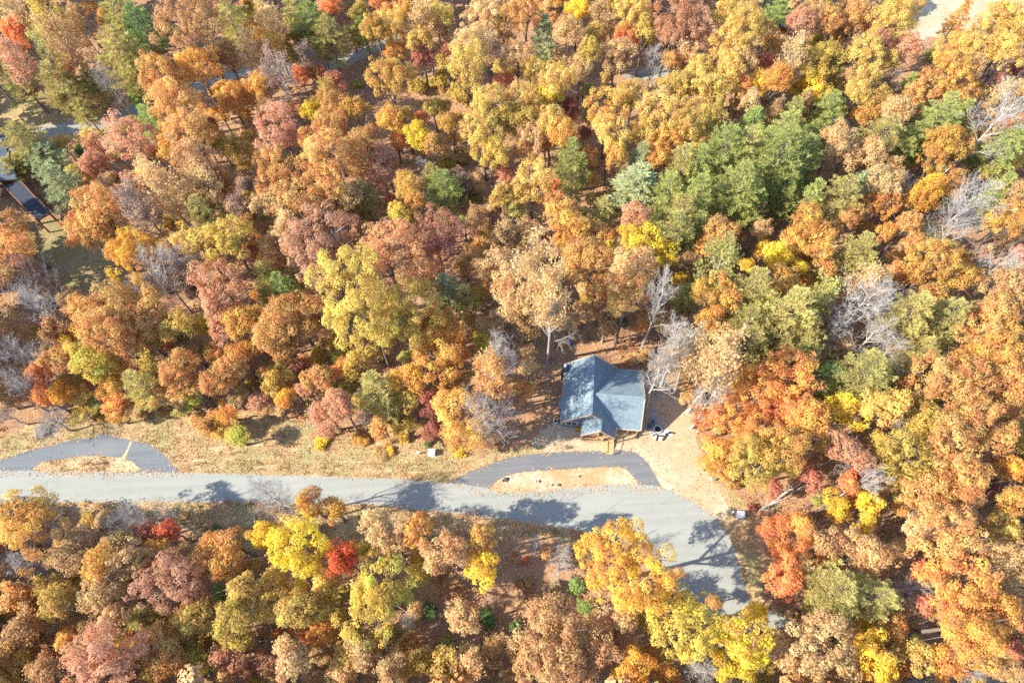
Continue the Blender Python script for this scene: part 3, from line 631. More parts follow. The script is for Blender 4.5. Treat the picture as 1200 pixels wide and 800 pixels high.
for R in (1.7, 2.4, 3.2, 4.2):
    for v in range(2):
        seed += 1; g = np.random.default_rng(seed); Ht = 6.5+2.1*R
        add_var('p', R, Ht*.74, *pine_mesh(g, R, Ht))
for R in (1.5, 2.2, 3.0):                               # narrow, upright
    seed += 1; g = np.random.default_rng(seed); Ht = 7.5+2.6*R
    add_var('c', R, Ht*.66, *pine_mesh(g, R*.95, Ht))
for R in (.8, 1.2, 1.7):
    for v in range(2):
        seed += 1; g = np.random.default_rng(seed); zc = R*.75
        add_var('h', R, zc, np_mesh('shrub_stems', *tubes_np([([np.array([0, 0, -.05]), np.array([math.cos(a)*R*.3, math.sin(a)*R*.3, R*.6]), np.array([math.cos(a)*R*.6, math.sin(a)*R*.6, R*1.1])], [.04, .03, .01], 1) for a in g.uniform(0, 6.28, 7)]), M_BARK),
                leaves_mesh('shrub_crown', crown_broad(g, R*.8, zc, .85, .42, 260, .12, lift=-.4, gap=.05), .12, M_LEAF, g))
TREE_TXT = """\
@0 0
s tan 50 30 80;s mus 220 60 90;m cor 85 150 65;m cor 110 220 55;s ros 60 270 80;s olv 210 230 80;s brn 290 190 90;o cor 290 330 45;o amb 500 90 50;p olv 560 50 90;p dkg 660 120 90;s rus 400 150 70;p olv 560 240 100;p olv 645 290 80;p olv 80 360 90 .7;p olv 265 370 95 .7;p olv 425 375 80 .7;m amb 610 190 50;b gry 500 380 70;m ros 755 255 45;o brn 900 110 150;o brn 1060 260 75;m amb 930 320 100;o rus 770 380 105;o rus 830 500 115;m amb 1090 480 90;m amb 1180 430 70;p lgr 700 560 65;m mar 985 590 40;o rus 900 620 100;o amb 800 680 90;o amb 950 650 70;s ros 465 675 60 .7;o ros 640 660 95;p olv 90 640 95 .7;p sag 205 725 100 .5;h dkg 380 710 40;m ros 440 775 70 .8;s brn 900 760 110;s mus 1130 690 60;s tan 1170 230 80;p olv 1080 80 85;o amb 1190 150 50
@300 0
p grn 250 90 90;p olv 340 160 85;p olv 180 60 70;m cor 350 40 60;p grn 500 110 70;s mus 480 60 60;m cor 600 30 70;s mus 30 60 60;s tan 60 110 80;o amb 60 190 70;s mau 110 330 90;s mau 240 280 70;o amb 30 400 70;m cor 215 350 50;m cor 285 350 50;m pnk 370 380 60;s mus 340 430 60;o gld 640 140 90;o amb 560 130 60;o gld 770 190 70;s tan 790 90 80;o gld 850 60 70;o amb 700 50 50;o tan 1080 100 110;o tan 1010 220 100;o gld 1000 330 110;o mus 1165 90 60;m mar 780 280 60;m amb 660 260 50;o amb 630 370 100;m pnk 885 240 40;h mus 870 370 60;h mus 960 440 65;h mus 760 400 55;m pnk 1160 380 40;m yel 245 530 50;h ygr 320 480 35;o rus 380 510 80;o rus 345 620 100;o rus 320 730 110;m ros 125 630 105;o amb 470 500 50;o rus 500 660 90;s rus 470 730 80;m ros 600 740 75;o amb 630 560 70;o cor 770 560 40;o gld 700 550 50;o cor 660 660 40;m yel 770 650 75;o rus 835 680 50;o amb 910 580 60;o gld 1090 500 100;o gld 1060 610 100;o mus 1150 590 90;o mus 1100 720 85;h tan 990 590 45;h ygr 900 770 50;h tan 960 730 60;b gry 760 760 45;o rus 60 770 70;h tan 170 770 50;s brn 60 520 60;h olv 480 390 30
@600 0
o rus 60 60 90;m yel 310 50 75;s tan 430 70 60;o gld 570 60 90;o mus 620 130 60;m cor 530 180 65;o ros 800 70 110;o ros 870 160 70;o ros 735 150 70;o gld 1010 80 90;o gld 1100 130 100;o gld 1010 200 90;c sag 150 180 65;o tan 260 150 70;o gld 380 160 55;o mus 350 240 60;o tan 30 280 80;o gld 100 340 75;o tan 320 320 70;o gld 220 390 90;o yel 150 450 75;o tan 490 270 85;o rus 750 290 55;b wht 660 290 65;s tan 820 240 50;o gld 870 330 75;o gld 770 400 85;o amb 450 530 90;o gld 560 460 80;o tan 660 480 75;o gld 690 560 85;o gld 850 480 85;o mus 930 550 70;o gld 960 420 90;o gld 1000 320 85;o tan 1050 300 80;o cor 1060 390 50;m yel 1155 400 55;o tan 1120 480 60;m pnk 1180 290 45;m mar 280 500 45;m red 270 545 35;m mar 340 620 35;o gld 50 480 90;o gld 60 560 90;o gld 180 570 75;o amb 240 640 80;o tan 80 650 80;o rus 50 720 60;o gld 460 640 90;o amb 490 730 65;o gld 600 640 75;o amb 680 730 70;o amb 750 660 70;o gld 820 600 85;o gld 885 665 70;p lgr 1130 570 70;p grn 1000 690 115;p olv 1100 700 105;p grn 880 770 80;p olv 800 760 75;c sag 600 760 60;p grn 280 730 75;o rus 345 740 60;p grn 1180 660 60
@900 0
p lgr 60 10 50;h ygr 75 80 30;o ros 150 110 70;s tan 120 270 80;o tan 200 60 80;o amb 20 200 45;o rus 300 110 80;o rus 390 70 80;o gld 580 90 100;o gld 650 40 80;o gld 540 150 70;m pnk 480 130 55;o ros 650 230 75;o ros 510 200 60;c amb 890 90 45;o gld 1090 90 90;o gld 1160 140 85;o gld 1000 200 90;o gld 880 230 80;o amb 850 300 80;o gld 1110 250 90;o tan 950 310 60;m mar 1090 370 40;m mar 1160 345 45;o gld 460 260 95;o gld 560 290 60;o gld 450 370 80;o mus 250 290 90;o olv 320 310 55;o ora 40 370 70;m yel 205 380 60;m yel 235 460 55;s mau 110 320 55;p grn 290 500 80;p grn 120 530 65;s tan 170 470 50;s tan 30 520 60;b gry 60 560 50;o gld 420 440 70;o gld 500 480 75;m amb 460 560 55;o tan 600 520 80;s mau 580 400 55;p grn 655 400 50;o rus 760 390 75;o amb 890 430 85;o rus 690 450 60;p grn 820 530 85;p grn 910 530 55;b wht 1060 530 130;s tan 1100 450 80;p grn 80 620 95;p grn 60 710 115;p grn 170 720 85;p grn 200 630 60;o tan 330 650 75;o tan 360 740 80;o tan 470 720 85;p olv 550 630 95;p grn 690 640 75;p grn 640 710 55;o amb 820 650 85;o amb 800 740 90;o rus 920 690 60;o rus 1110 600 55;p grn 1120 680 85;p grn 1000 710 50;p grn 1180 630 55;o tan 570 790 65;h mau 430 60 35
@0 200
p sag 262 40 85 .8;o rus 30 280 100;o rus 70 380 100;o brn 50 460 85;b mau 200 500 95;b gry 120 590 80;b gry 190 640 95;s brn 60 710 85;o rus 460 180 100;o rus 390 270 85;s mau 640 160 100;o rus 480 310 80;m amb 560 280 90;m yam 640 400 125;b wht 730 480 110;b wht 850 430 80;b gry 650 540 55;s tan 750 60 100;s tan 870 140 90;m yel 690 40 50;o ros 620 60 60;h ygr 520 30 30;s tan 980 60 100;s mau 1130 170 75;o rus 1060 50 60;p olv 950 200 90;h mus 760 240 55;o gld 920 320 85;o mus 1080 330 115;o rus 1150 270 60;o ros 1040 530 110;o ros 1000 630 75;o rus 560 640 115;o rus 430 660 100;o rus 690 650 90;o rus 500 740 120;o rus 640 750 95;s mau 860 520 50;h tan 590 570 35;h sag 540 575 40;o mus 850 730 85;m yel 960 720 50;m ros 1040 770 70;o amb 1130 700 90;m red 175 715 28;h ygr 160 760 40;m yel 370 780 75;o mus 700 790 60;s brn 240 740 60;h olv 830 780 40;m mar 1190 390 40
@300 200
o rus 90 50 100;s tan 170 70 60;o rus 180 160 100;o tan 60 140 75;o rus 340 60 100;o tan 300 150 80;o tan 430 120 65;p olv 505 110 70;m ros 590 30 75;o amb 710 80 70;o amb 760 150 60;o ygr 660 200 60;m pnk 630 140 30;p grn 880 70 90;p olv 820 20 55;s mau 970 50 45;m pnk 1170 20 40;o gld 1160 110 60;m yam 410 210 55;o ros 320 360 190;m ros 450 270 75;o rsb 590 390 185;o plm 860 350 135;o rsb 790 500 100;s tan 130 260 80;s brn 70 370 75;p olv 40 480 65;p lgr 120 540 65;p olv 185 585 40;o mus 470 620 185;o mus 690 680 175;o mus 560 770 110;o rus 170 670 110;o rus 250 730 100;o rus 100 750 90;o amb 20 720 60;s brn 320 640 60;o ora 890 730 90;o amb 800 770 90;p sag 890 550 70;p olv 980 590 65;h ygr 1060 770 60;o tan 1130 440 90;o rus 1050 440 60;o rus 1150 540 80;s tan 1160 280 60;o tan 1180 640 60;s brn 760 240 65;s olv 880 230 55;s brn 1040 220 70
@600 200
o gld 90 70 90;o gld 30 100 60;m cor 200 75 35;p olv 280 50 65;c sag 590 70 110;p grn 730 90 95;p grn 870 110 90;p grn 1070 60 110;p grn 1120 120 75;p olv 800 200 95;p olv 760 280 95;p grn 870 260 85;p olv 430 180 65;o rus 220 170 85;o amb 260 230 85;o rus 410 300 90;o rus 330 320 90;o rus 370 400 85;o amb 230 330 60;o tan 60 290 80;s tan 40 350 60;m pnk 160 330 32;o rus 280 450 80;o ros 580 220 80;m yel 600 365 130;m yel 720 390 65;m yel 450 505 45;m yel 790 510 40;o tan 560 470 115;o rus 540 590 95 1.4;o rus 420 570 75;o rus 980 290 75;o amb 890 370 65;o brn 820 420 55;s olv 985 430 115;o amb 950 590 105;o amb 925 680 70;p olv 820 580 60;b wht 690 590 85 1.6;s tan 110 460 120 1.5;o tan 50 570 100 1.4;s tan 180 580 100 1.7;s tan 50 670 60;b wht 180 690 85 1.6;b wht 40 720 45;m yel 1185 370 45;o tan 1160 280 60;p olv 1130 560 110;p olv 1100 710 105;s olv 1170 640 80;o tan 980 750 60;s mau 800 720 50;b wht 820 730 45;h dkg 520 710 22;s brn 450 680 50
@900 200
p grn 90 40 85;p grn 80 140 60;p grn 210 120 55;p olv 350 110 95;s sag 440 80 65;o tan 540 50 80;m ora 530 170 80;m yam 720 130 80;m yam 780 60 65;o rus 860 40 60;b gry 630 80 55;b wht 940 150 130;b gry 900 270 110;b wht 1060 430 100;p grn 1090 80 55;o tan 1160 100 65;o amb 1110 240 95;o tan 1170 180 60;o amb 200 260 95;o amb 250 330 85;o amb 110 340 75;o rus 390 200 65;o rus 350 240 60;o amb 560 290 50;m yel 30 390 70;m yel 135 460 50;o amb 80 530 85;o rus 270 460 60;p olv 430 370 90;o rus 650 250 60;o rus 680 340 60;o amb 770 410 115;o amb 690 480 80;o amb 900 500 85;o rus 590 470 60;b wht 450 620 130;b gry 560 640 100;b wht 330 720 80;b wht 500 770 100;s tan 470 480 75;s olv 250 570 85;p olv 100 650 120;p olv 170 740 105;p olv 670 660 105;p olv 850 680 105;o rus 760 590 60;o tan 1100 550 100;o rus 1060 650 90;o rus 1160 620 80;o rus 960 740 100;o amb 1100 770 90;o mus 820 560 50;m pnk 1185 390 45;o amb 1170 490 40;h dkg 1180 740 25
@0 400
o rus 280 70 80;b gry 110 60 95;b gry 90 190 80;m cor 180 150 60;s brn 20 210 70;b mau 20 330 75;o ygr 420 70 90;o ygr 480 120 75;o amb 570 110 45;o rus 600 40 70;m cor 190 250 60;m yam 280 230 65;o gld 370 260 70;o mus 385 330 50;m red 440 180 32;o amb 540 200 50;o ora 555 290 75;o amb 550 350 45;p olv 650 200 75;o rus 740 230 55;o rus 830 140 90;o rus 880 200 80;o ygr 895 235 55;o ygr 885 290 45;o rus 1020 190 90;o rus 1080 130 75;o amb 1110 60 60;o amb 1180 30 50;h ygr 1010 90 40;b gry 250 370 95;h gry 200 420 40;o ora 1060 320 60;m ros 1185 290 50;s rus 960 390 60;o ygr 1110 440 60;o amb 1035 420 50;s mus 700 100 60;h mus 655 70 35;m pnk 690 30 25;m pnk 790 30 25;h mus 1140 210 55
@300 400
o rus 110 40 75;o mus 90 200 65;m yam 140 260 50;m mar 190 120 45;h ygr 290 60 55;m ora 400 130 55;o mus 470 100 70;h ygr 350 230 50;h ygr 435 195 55;o rus 300 170 75;m ros 240 230 55;m ros 20 270 55;o tan 100 310 45;o ros 330 330 95;o ros 400 300 80;o ros 320 390 60;h yel 310 465 45;p olv 560 210 85;p olv 620 310 65;b gry 500 350 40;o yam 720 170 80;o mus 720 270 60;o amb 850 100 115;o ora 930 50 80;h amb 500 450 55;o rus 600 410 65;h yel 690 450 32;m mar 820 290 65;m mar 820 420 60;h dkg 805 480 22;o amb 950 340 145;o rus 960 440 90;b wht 1120 120 100 1.2;o rus 1110 220 80;b mau 1120 350 110;o rus 1080 430 80;h yel 950 510 42;h yel 630 510 25;h tan 580 520 42;m ygr 1060 10 45
@900 400
p olv 60 30 85;s olv 170 60 75;o ora 110 150 125;m cor 60 300 110;o ora 180 350 100;o amb 60 500 115;o ygr 80 580 70;p lgr 280 165 85;p olv 460 140 120;b wht 570 40 90;p olv 720 40 85;m yel 365 350 100;o gld 540 300 100;o mus 770 390 95;o gld 680 310 65;b wht 650 380 50;o mus 640 530 115;o mus 520 480 60;o rus 800 170 120;o rus 930 200 115;o amb 900 90 85;o amb 1080 60 105;o rus 1130 190 100;o rus 950 330 120;o rus 850 480 125;o rus 880 590 110;o rus 740 670 120;o rus 930 690 120;o rus 1060 450 90;o rus 1110 310 85;o rus 800 770 100;o brn 990 570 60;o ros 370 500 95;m red 430 600 50;m cor 365 660 60;b wht 460 650 100;m pnk 15 690 55 .6;m pnk 200 650 60;m yel 310 750 70;m yel 465 770 60;o yam 1140 610 75;b wht 1060 610 50;m mar 1050 690 45;o gld 1180 480 45;o amb 1150 730 75
@0 600
o amb 130 60 165;o brn 340 170 100;b gry 80 260 95;b gry 190 230 60;m pnk 700 95 65;m red 795 90 65;o tan 600 150 65;o tan 610 220 85;o amb 740 200 75;b gry 650 20 105;b gry 530 60 55;o amb 480 260 90;o tan 490 380 110;o tan 540 490 85;m ros 810 330 155;o ros 930 420 70;s brn 620 330 60;o brn 440 530 80;s gld 230 360 85;o gld 280 430 90;s rus 60 400 75;s brn 110 520 90;m amb 330 590 70;m cor 180 570 28;s rus 60 640 90;o brn 220 740 80;s ros 220 670 55;o amb 90 720 60;p olv 650 490 65;p olv 725 545 32;s brn 680 520 35;o ros 490 690 150;o ros 600 770 90;m yam 570 590 48;o rus 740 610 100;o rus 790 690 100;o gld 740 750 80;o mus 850 520 55;o gld 910 490 95;o gld 860 570 60;o mus 1130 480 90;o mus 1080 560 90;o ygr 950 700 60;o mus 900 640 60;o ygr 1140 600 45;m ros 1080 700 85;m ros 1150 730 60;o tan 1060 780 50;o amb 1000 150 65;o rus 1080 150 70;o amb 1060 260 85;o gld 1130 360 85;o rus 950 250 65;h lgr 1020 380 42;h dkg 1010 85 28
@300 600
m yel 60 110 85;m yel 190 190 145;m yel 200 370 60;o amb 240 -50 70;o amb 350 -20 55;m scr 420 230 85 1.3;m scr 450 180 50;o ygr 560 390 175;m ygr 520 180 65;m ygr 770 270 65;o mus 595 580 60;o tan 580 70 85 1.2;o tan 620 130 80 1.2;o amb 760 60 80 1.25;m amb 755 190 50;o tar 900 190 105 1.2;o amb 1050 110 75 1.2;m yel 1050 265 78 1.3;o tan 960 500 90;h dkg 1085 490 45;h dkg 1065 640 35;h dkg 820 460 35;b wht 710 510 50;o gld 100 340 80;o gld 60 430 100;o gld 190 450 100;o mus 320 460 80;o gld 330 350 70;h ygr 400 380 42;m ora 300 575 75;m cor 215 550 50;o ygr 390 500 50;o gld 440 660 75;o tan 170 690 95;o ros 40 700 55;s gld 880 720 80;h ygr 690 750 35;o tan 420 750 80;o tan 1190 770 45;s brn 860 320 60
@600 600
o yam 540 255 205 -.92;m cor 590 415 55;b wht 230 220 85;h lgr 305 340 42;o tar 200 540 140;o tar 280 690 130;o tar 400 620 110;o tar 120 720 120;o tan 500 490 75;o ygl 800 520 165 -.85;o mus 640 520 55;o yam 560 740 100;o ora 720 760 60;o brn 520 580 60;o yel 1080 600 130;o yel 1050 720 100;o yel 1140 470 60;b wht 880 740 95;h cor 60 225 18;o rus 950 420 42;h dkg 20 530 32
@900 600
o cor 60 110 135;m cor 70 310 110;o ora 160 60 60;m yel 330 10 50;m yel 460 20 50;o tan 470 180 115;o brn 300 130 70;o rus 820 110 150;o tan 690 80 80;o gld 1110 80 90;o tan 1130 220 100;p olv 320 370 125;p olv 500 390 115;b gry 660 360 75;m cor 720 270 60;m pnk 725 420 55;o ora 890 340 150;o ora 930 540 175;o ora 1080 470 110;m yel 505 670 115;o gld 720 690 62;o tan 250 610 130;o brn 110 600 75;o ora 840 700 65;m pnk 1170 650 50;o tan 1170 770 80;b gry 1000 740 60;o rus 600 530 52;o tan 1150 390 65;m mar 990 90 22
@560 390
s tan 1136 112 120 1.3;s tan 1020 68 92 1.3;o amb 1224 204 92;o ora 1304 260 104;s cor 1072 396 80;o ora 1192 376 104;o amb 1136 544 84;o amb 1156 632 80;o mus 1284 600 108;o ora 1304 452 104;b wht 864 168 80 1.4;b wht 944 56 96 1.4;b wht 1100 288 88 1.3;p olv 1272 48 104;h ygr 1080 508 24;h tan 740 118 50;h amb 784 96 36;h rus 1048 240 36;s rus 70 190 100 1.25;b gry 110 100 90 1.5;b gry 32 368 120 1.2;h mus 472 448 20;h ygr 496 464 16;h rus 1200 700 40;h mar 1288 820 20
@300 600
s tan 500 640 75;s tan 640 720 85;s gld 770 700 60;h tan 560 640 40;h mus 620 560 35;h olv 900 620 35;s tan 1000 690 75;s tan 1120 610 60;h tan 1120 700 40;s rus 720 610 50;h brn 940 360 40;b gry 60 -85 105 1.25
@600 600
h brn 60 330 40;h mus 130 420 40;s tan 20 640 65;h tan 200 360 35;h tan 40 430 40;b gry 110 150 50;h rus 160 190 35
@0 400
h tan 900 350 45;h mus 990 380 40;h tan 760 330 40;h tan 660 330 35;h mus 470 340 35
@900 600
o tan 60 660 75;o tan 340 740 85;s tan 190 740 80;h tan 120 500 40;h brn 180 540 45;o rus 420 590 55
"""

# ------------------------------------------------------------------ trees: placing
#        photo colour of the sunlit crown, second colour, share of boughs in it, words
PAL = {'tan': ((224,184,128), (212,168,108), .3, 'tan'), 'rus': ((222,168,98), (214,152,84), .3, 'rust brown'), 'brn': ((202,154,104), (188,142,94), .3, 'dull brown'),
 'tar': ((218,168,112), (210,156,100), .35, 'pinkish tan'), 'ros': ((212,154,122), (212,150,102), .3, 'dusty rose'), 'rsb': ((214,152,104), (206,142,96), .3, 'rosy brown'),
 'plm': ((190,116,102), (200,130,98), .35, 'plum red'), 'ora': ((234,166,78), (226,150,80), .35, 'bright orange'), 'amb': ((226,174,84), (216,156,76), .35, 'amber'),
 'yam': ((236,178,62), (228,164,68), .3, 'deep amber'), 'gld': ((226,188,98), (214,172,88), .3, 'golden'), 'ygl': ((224,188,76), (196,176,74), .35, 'yellow gold'),
 'yel': ((244,206,56), (232,188,64), .3, 'bright yellow'), 'mus': ((216,180,86), (202,168,80), .4, 'mustard'), 'ygr': ((200,186,82), (222,184,78), .4, 'yellow green'),
 'red': ((230,108,80), (230,130,84), .3, 'bright red'), 'scr': ((218,86,46), (232,112,50), .3, 'scarlet'), 'pnk': ((222,132,106), (218,150,104), .3, 'pinkish red'),
 'mar': ((170,98,86), (190,118,88), .3, 'dark maroon'), 'cor': ((238,152,88), (232,142,84), .4, 'coral'), 'grn': ((176,180,98), (160,166,86), .3, 'green'),
 'lgr': ((174,192,104), (160,178,96), .3, 'fresh green'), 'olv': ((200,188,104), (182,170,94), .3, 'olive'), 'sag': ((178,184,128), (166,172,120), .3, 'grey green'),
 'dkg': ((128,150,84), (112,136,78), .3, 'dark green'), 'gry': ((170,160,150), (170,160,150), 0, 'grey'), 'wht': ((210,200,186), (210,200,186), 0, 'bleached white'), 'mau': ((172,142,126), (186,154,122), .2, 'mauve brown')}
ALB = .92
KIND = {'o': ('oak_tree', 'oak', 'tree'), 'k': ('hickory_tree', 'hickory', 'tree'), 'm': ('maple_tree', 'maple', 'tree'), 's': ('half_bare_tree', 'half bare tree', 'tree'), 'b': ('bare_tree', 'leafless tree', 'tree'),
        'p': ('pine_tree', 'pine', 'pine tree'), 'c': ('slender_tree', 'slender tree', 'tree'), 'h': ('shrub', 'shrub', 'shrub'), 'u': ('understory_tree', 'low tree', 'tree')}
GROUP = {'o': 'broad oaks of the autumn wood', 'k': 'golden hickories of the autumn wood', 'm': 'maples of the autumn wood', 's': 'half bare trees of the autumn wood', 'b': 'leafless trees of the autumn wood',
         'p': 'pines of the autumn wood', 'c': 'slender upright trees', 'h': 'shrubs along the wood', 'u': 'low trees under the tall crowns'}
TREES = []        # kind, colour key, photo x, y, radius in photo pixels
for line in TREE_TXT.strip().split('\n'):
    if line[0] == '@': tx, ty = map(int, line[1:].split()); continue
    for e in line.split(';'):
        q = e.split(); k, c = q[:2]; x, y, r, hf = [float(v) for v in (q[2:]+['1'])[:4]]
        if k == 'o' and c in ('amb', 'gld', 'yam', 'mus', 'yel', 'ygl', 'ygr'): k = 'k'
        TREES.append((k, c, tx+x/4, ty+y/4, r/4, hf))
OPENG = []
placed = []       # (px, py, rpx, kind, colour, object, world base, R)
def second(c): return PAL[c][1]
LANE_SEEN = [(72,153),(84,150),(95,147),(110,144),(125,140),(140,135),(155,130),(273,96),(284,92),(382,80),(392,75),(402,78),(412,70),(425,62),(437,57)]   # where the photo shows the lane between crowns
def place(k, c, px, py, rpx, hf=1.0, low=False):
    d_ = min(math.hypot(px-x, py-y) for x, y in LANE_SEEN)
    if d_ < rpx*1.3: rpx = max(6, d_/1.3)
    vk = {'k': 'o', 'u': 'o'}.get(k, k); vk = 'b'+(c if c in ('wht', 'gry', 'mau') else 'gry') if vk == 'b' else vk
    vs = VAR[vk]
    R = rpx*depth(P(px, py, 9.0))/FPX*{'m': 1.02, 'o': 1.06, 'h': 1.0, 'b': 1.1, 's': 1.08, 'p': 1.04, 'c': 1.0}.get(vk[0], 1.0)
    best = sorted(vs, key=lambda v: abs(math.log(v[0]/R)))[:3]
    v = random.choice(best); s = R/v[0]; sz = min(max(s, .75), 1.3)*random.uniform(.93, 1.09)*(.85 if low else 1 if k in 'hc' else 1.2)*abs(hf)
    base = P(px, py, v[1]*sz); base.z = 0
    if OPENG and 0 < hf < 1.15:                                            # a tree whose foot would stand on open ground is a shorter one
        for _k in range(5):
            fx, fy = to_px(base)
            if sz < .5 or not any(inside(fx, fy, o) for o in OPENG): break
            sz *= .86; base = P(px, py, v[1]*sz); base.z = 0
    name, word, cat = KIND[k]
    o = empty(name, base, random.uniform(0, 6.28)); el = random.uniform(.9, 1.12); o.scale = (s*el, s/el, sz)
    t = link('trunk', v[2], o); cr = link(v[4], v[3], o)
    hue = lambda q: tuple(min(.92, x*ALB*f) for x, f in zip(lin(q), jit))
    jv = random.uniform(.88, 1.13); jh = random.uniform(-.03, .06); jit = (jv, jv*(1+jh), jv*(1+jh*1.4))
    a, b_, sh, _w = PAL[c]; a = hue(a); b_ = hue(b_)
    if vk[0] != 'b':
        cr.color = (*a, 1); cr['second_colour'] = [float(x) for x in b_]; cr['second_share'] = float(sh*random.uniform(.6, 1.9))
    tag(o, None, cat, GROUP[k]); placed.append([px, py, rpx, k, c, o, base, R]); return o
# gaps between the marked crowns: low trees of the neighbours' colours, never on open ground
hpx_ = [(640,425),(690,405),(725,420),(765,425),(768,515),(725,535),(670,535),(640,505)]
OPEN = [V_OUT, LOWV, [(x, y) for x, y in TOP]+[(x, y) for x, y in BOT], YARD, hpx_, [(630,385),(700,372),(790,400),(800,430),(770,440),(750,430),(650,420),(640,530),(585,525),(625,440)],
        [(430,640),(640,620),(690,640),(680,690),(620,710),(600,800),(440,800),(470,745),(540,735)], [(1060,45),(1055,-10),(1200,-10),(1200,30),(1110,45)], [(0,100),(45,112),(70,135),(165,115),(180,112),(165,140),(60,165),(40,185),(0,190)],
        [(0,190),(75,225),(90,258),(150,300),(140,335),(90,345),(40,300),(0,250)], [(372,66),(440,40),(455,66),(410,98),(378,92)], [(262,84),(300,78),(300,100),(262,104)], [(235,520),(30,490),(20,470),(60,440),(90,490)], [(740,90),(735,78),(785,78),(785,92)], [(890,-10),(940,-10),(925,40),(905,40)], [(860,560),(960,550),(900,620)], [(255,600),(400,600),(360,625),(260,620)],[(860,640),(940,700),(930,740),(870,720)]]
def inside(x, y, poly):
    r = False; n = len(poly)
    for i in range(n):
        x1, y1 = poly[i]; x2, y2 = poly[(i+1) % n]
        if (y1 > y) != (y2 > y) and x < (x2-x1)*(y-y1)/(y2-y1)+x1: r = not r
    return r
OPENG = [V_OUT, OPEN[2], YARD, hpx_]
for t in TREES: place(*t)

nmark = len(placed); fill = 0
cand = [(x+random.uniform(-4, 4), y+random.uniform(-4, 4)) for y in range(4, 800, 11) for x in range(4, 1200, 11)]; random.shuffle(cand)
for x, y in cand:
    if fill >= 295: break
    if any((x-q[0])**2+(y-q[1])**2 < (q[2]*.92)**2 for q in placed if abs(x-q[0]) < 60 and abs(y-q[1]) < 60): continue
    if any(inside(x, y, o) for o in OPEN): continue
    near = sorted(placed[:nmark], key=lambda q: (x-q[0])**2+(y-q[1])**2)[:4]; q = random.choice(near)
    c = q[4] if q[4] not in ('gry', 'wht', 'scr', 'red', 'mar', 'plm', 'pnk') else 'tan'
    if random.random() < .4: c = random.choice(('mus', 'olv', 'tan', 'gld', 'mus'))
    place('p' if q[3] == 'p' and c in ('grn', 'olv', 'sag', 'lgr', 'dkg') else 'u', c, x, y, random.uniform(8, 14), low=True); fill += 1
print('trees', nmark, 'fill', fill)

# ------------------------------------------------------------------ what nobody could count
def occupied(x, y):      # open ground in photo terms (roads, verges, yard)
    return any(inside(x, y, o) for o in OPEN)
g = np.random.default_rng(5)
LIT = [plain('fallen_leaf_'+n_, tuple(v*.8 for v in lin(c)), .2, .7, .95) for n_, c in (('tan', (222,172,120)), ('rust', (206,140,86)), ('brown', (160,110,78)), ('straw', (236,206,150)), ('olive', (184,170,92)))]
def scatter(name, N_, pts, nrm, size, mats, probs, nsides=.7, kind='stuff', parent=None):
    V, F = leaf_quads(pts, nrm, size, size*nsides, g)
    me = np_mesh(name, V, F, mats); me.polygons.foreach_set('material_index', g.choice(len(mats), len(F), p=probs).astype(np.int32)); return link(name, me)
# leaf litter over the whole ground in view, thin on the verge, none on the roads
px = g.uniform(-60, 1260, 150000); py = 820-860*g.uniform(0, 1, 150000)**.9; pts = []
road_px = [TOP+BOT, D_OUT, L_OUT]; hpx = [(655,428),(695,416),(722,432),(752,434),(754,464),(750,506),(720,515),(716,528),(680,528),(655,495)]
for x, y in zip(px, py):
    if 50 < y < 860 and any(inside(x, y, r) for r in road_px):
        if not (inside(x, y, D_IN) or inside(x, y, L_IN)) and random.random() > .02: continue
    if inside(x, y, V_OUT) and random.random() < .55: continue
    if inside(x, y, hpx): continue
    p = P(x, y); pts.append((p.x, p.y, .02+random.random()*.05))
for line_, cl_ in ((TOP, False), (BOT, False), (D_OUT, True), (D_IN, True), (L_OUT, True), (L_IN, True)):      # leaves drifted along the edges of the paving
    ln_ = [P(x, y) for x, y in smooth(line_, 5, cl_)]
    for a_, b_ in zip(ln_, ln_[1:]):
        for _ in range(int((b_-a_).length*random.choice((2, 5, 9, 16)))):
            p = a_.lerp(b_, random.random())+Vector((random.gauss(0, .28), random.gauss(0, .28), 0)); pts.append((p.x, p.y, .03+random.random()*.04))
for _ in range(260):                                     # heaps of leaves on the open ground
    x, y = random.uniform(-20, 905), random.uniform(480, 640)
    if any(inside(x, y, r) for r in road_px) or inside(x, y, hpx): continue
    s_ = random.uniform(.25, 1.1); c_ = P(x, y)
    for _ in range(int(38*s_)):
        p = c_+Vector((random.gauss(0, s_*1.5), random.gauss(0, s_*.6), 0)); u, v = to_px(p)
        if not any(inside(u, v, r) for r in road_px) and not inside(u, v, hpx): pts.append((p.x, p.y, .03+random.random()*.05))
pts = np.array(pts)
o = scatter('fallen_leaves', len(pts), pts, unit(g.normal(size=pts.shape)*.45+np.array([0, 0, 1.])), g.uniform(.05, .15, len(pts)), LIT, [.34, .28, .16, .16, .06]); tag(o, 'tan and rust fallen leaves strewn over verge and forest floor', 'leaves', None, 'stuff')
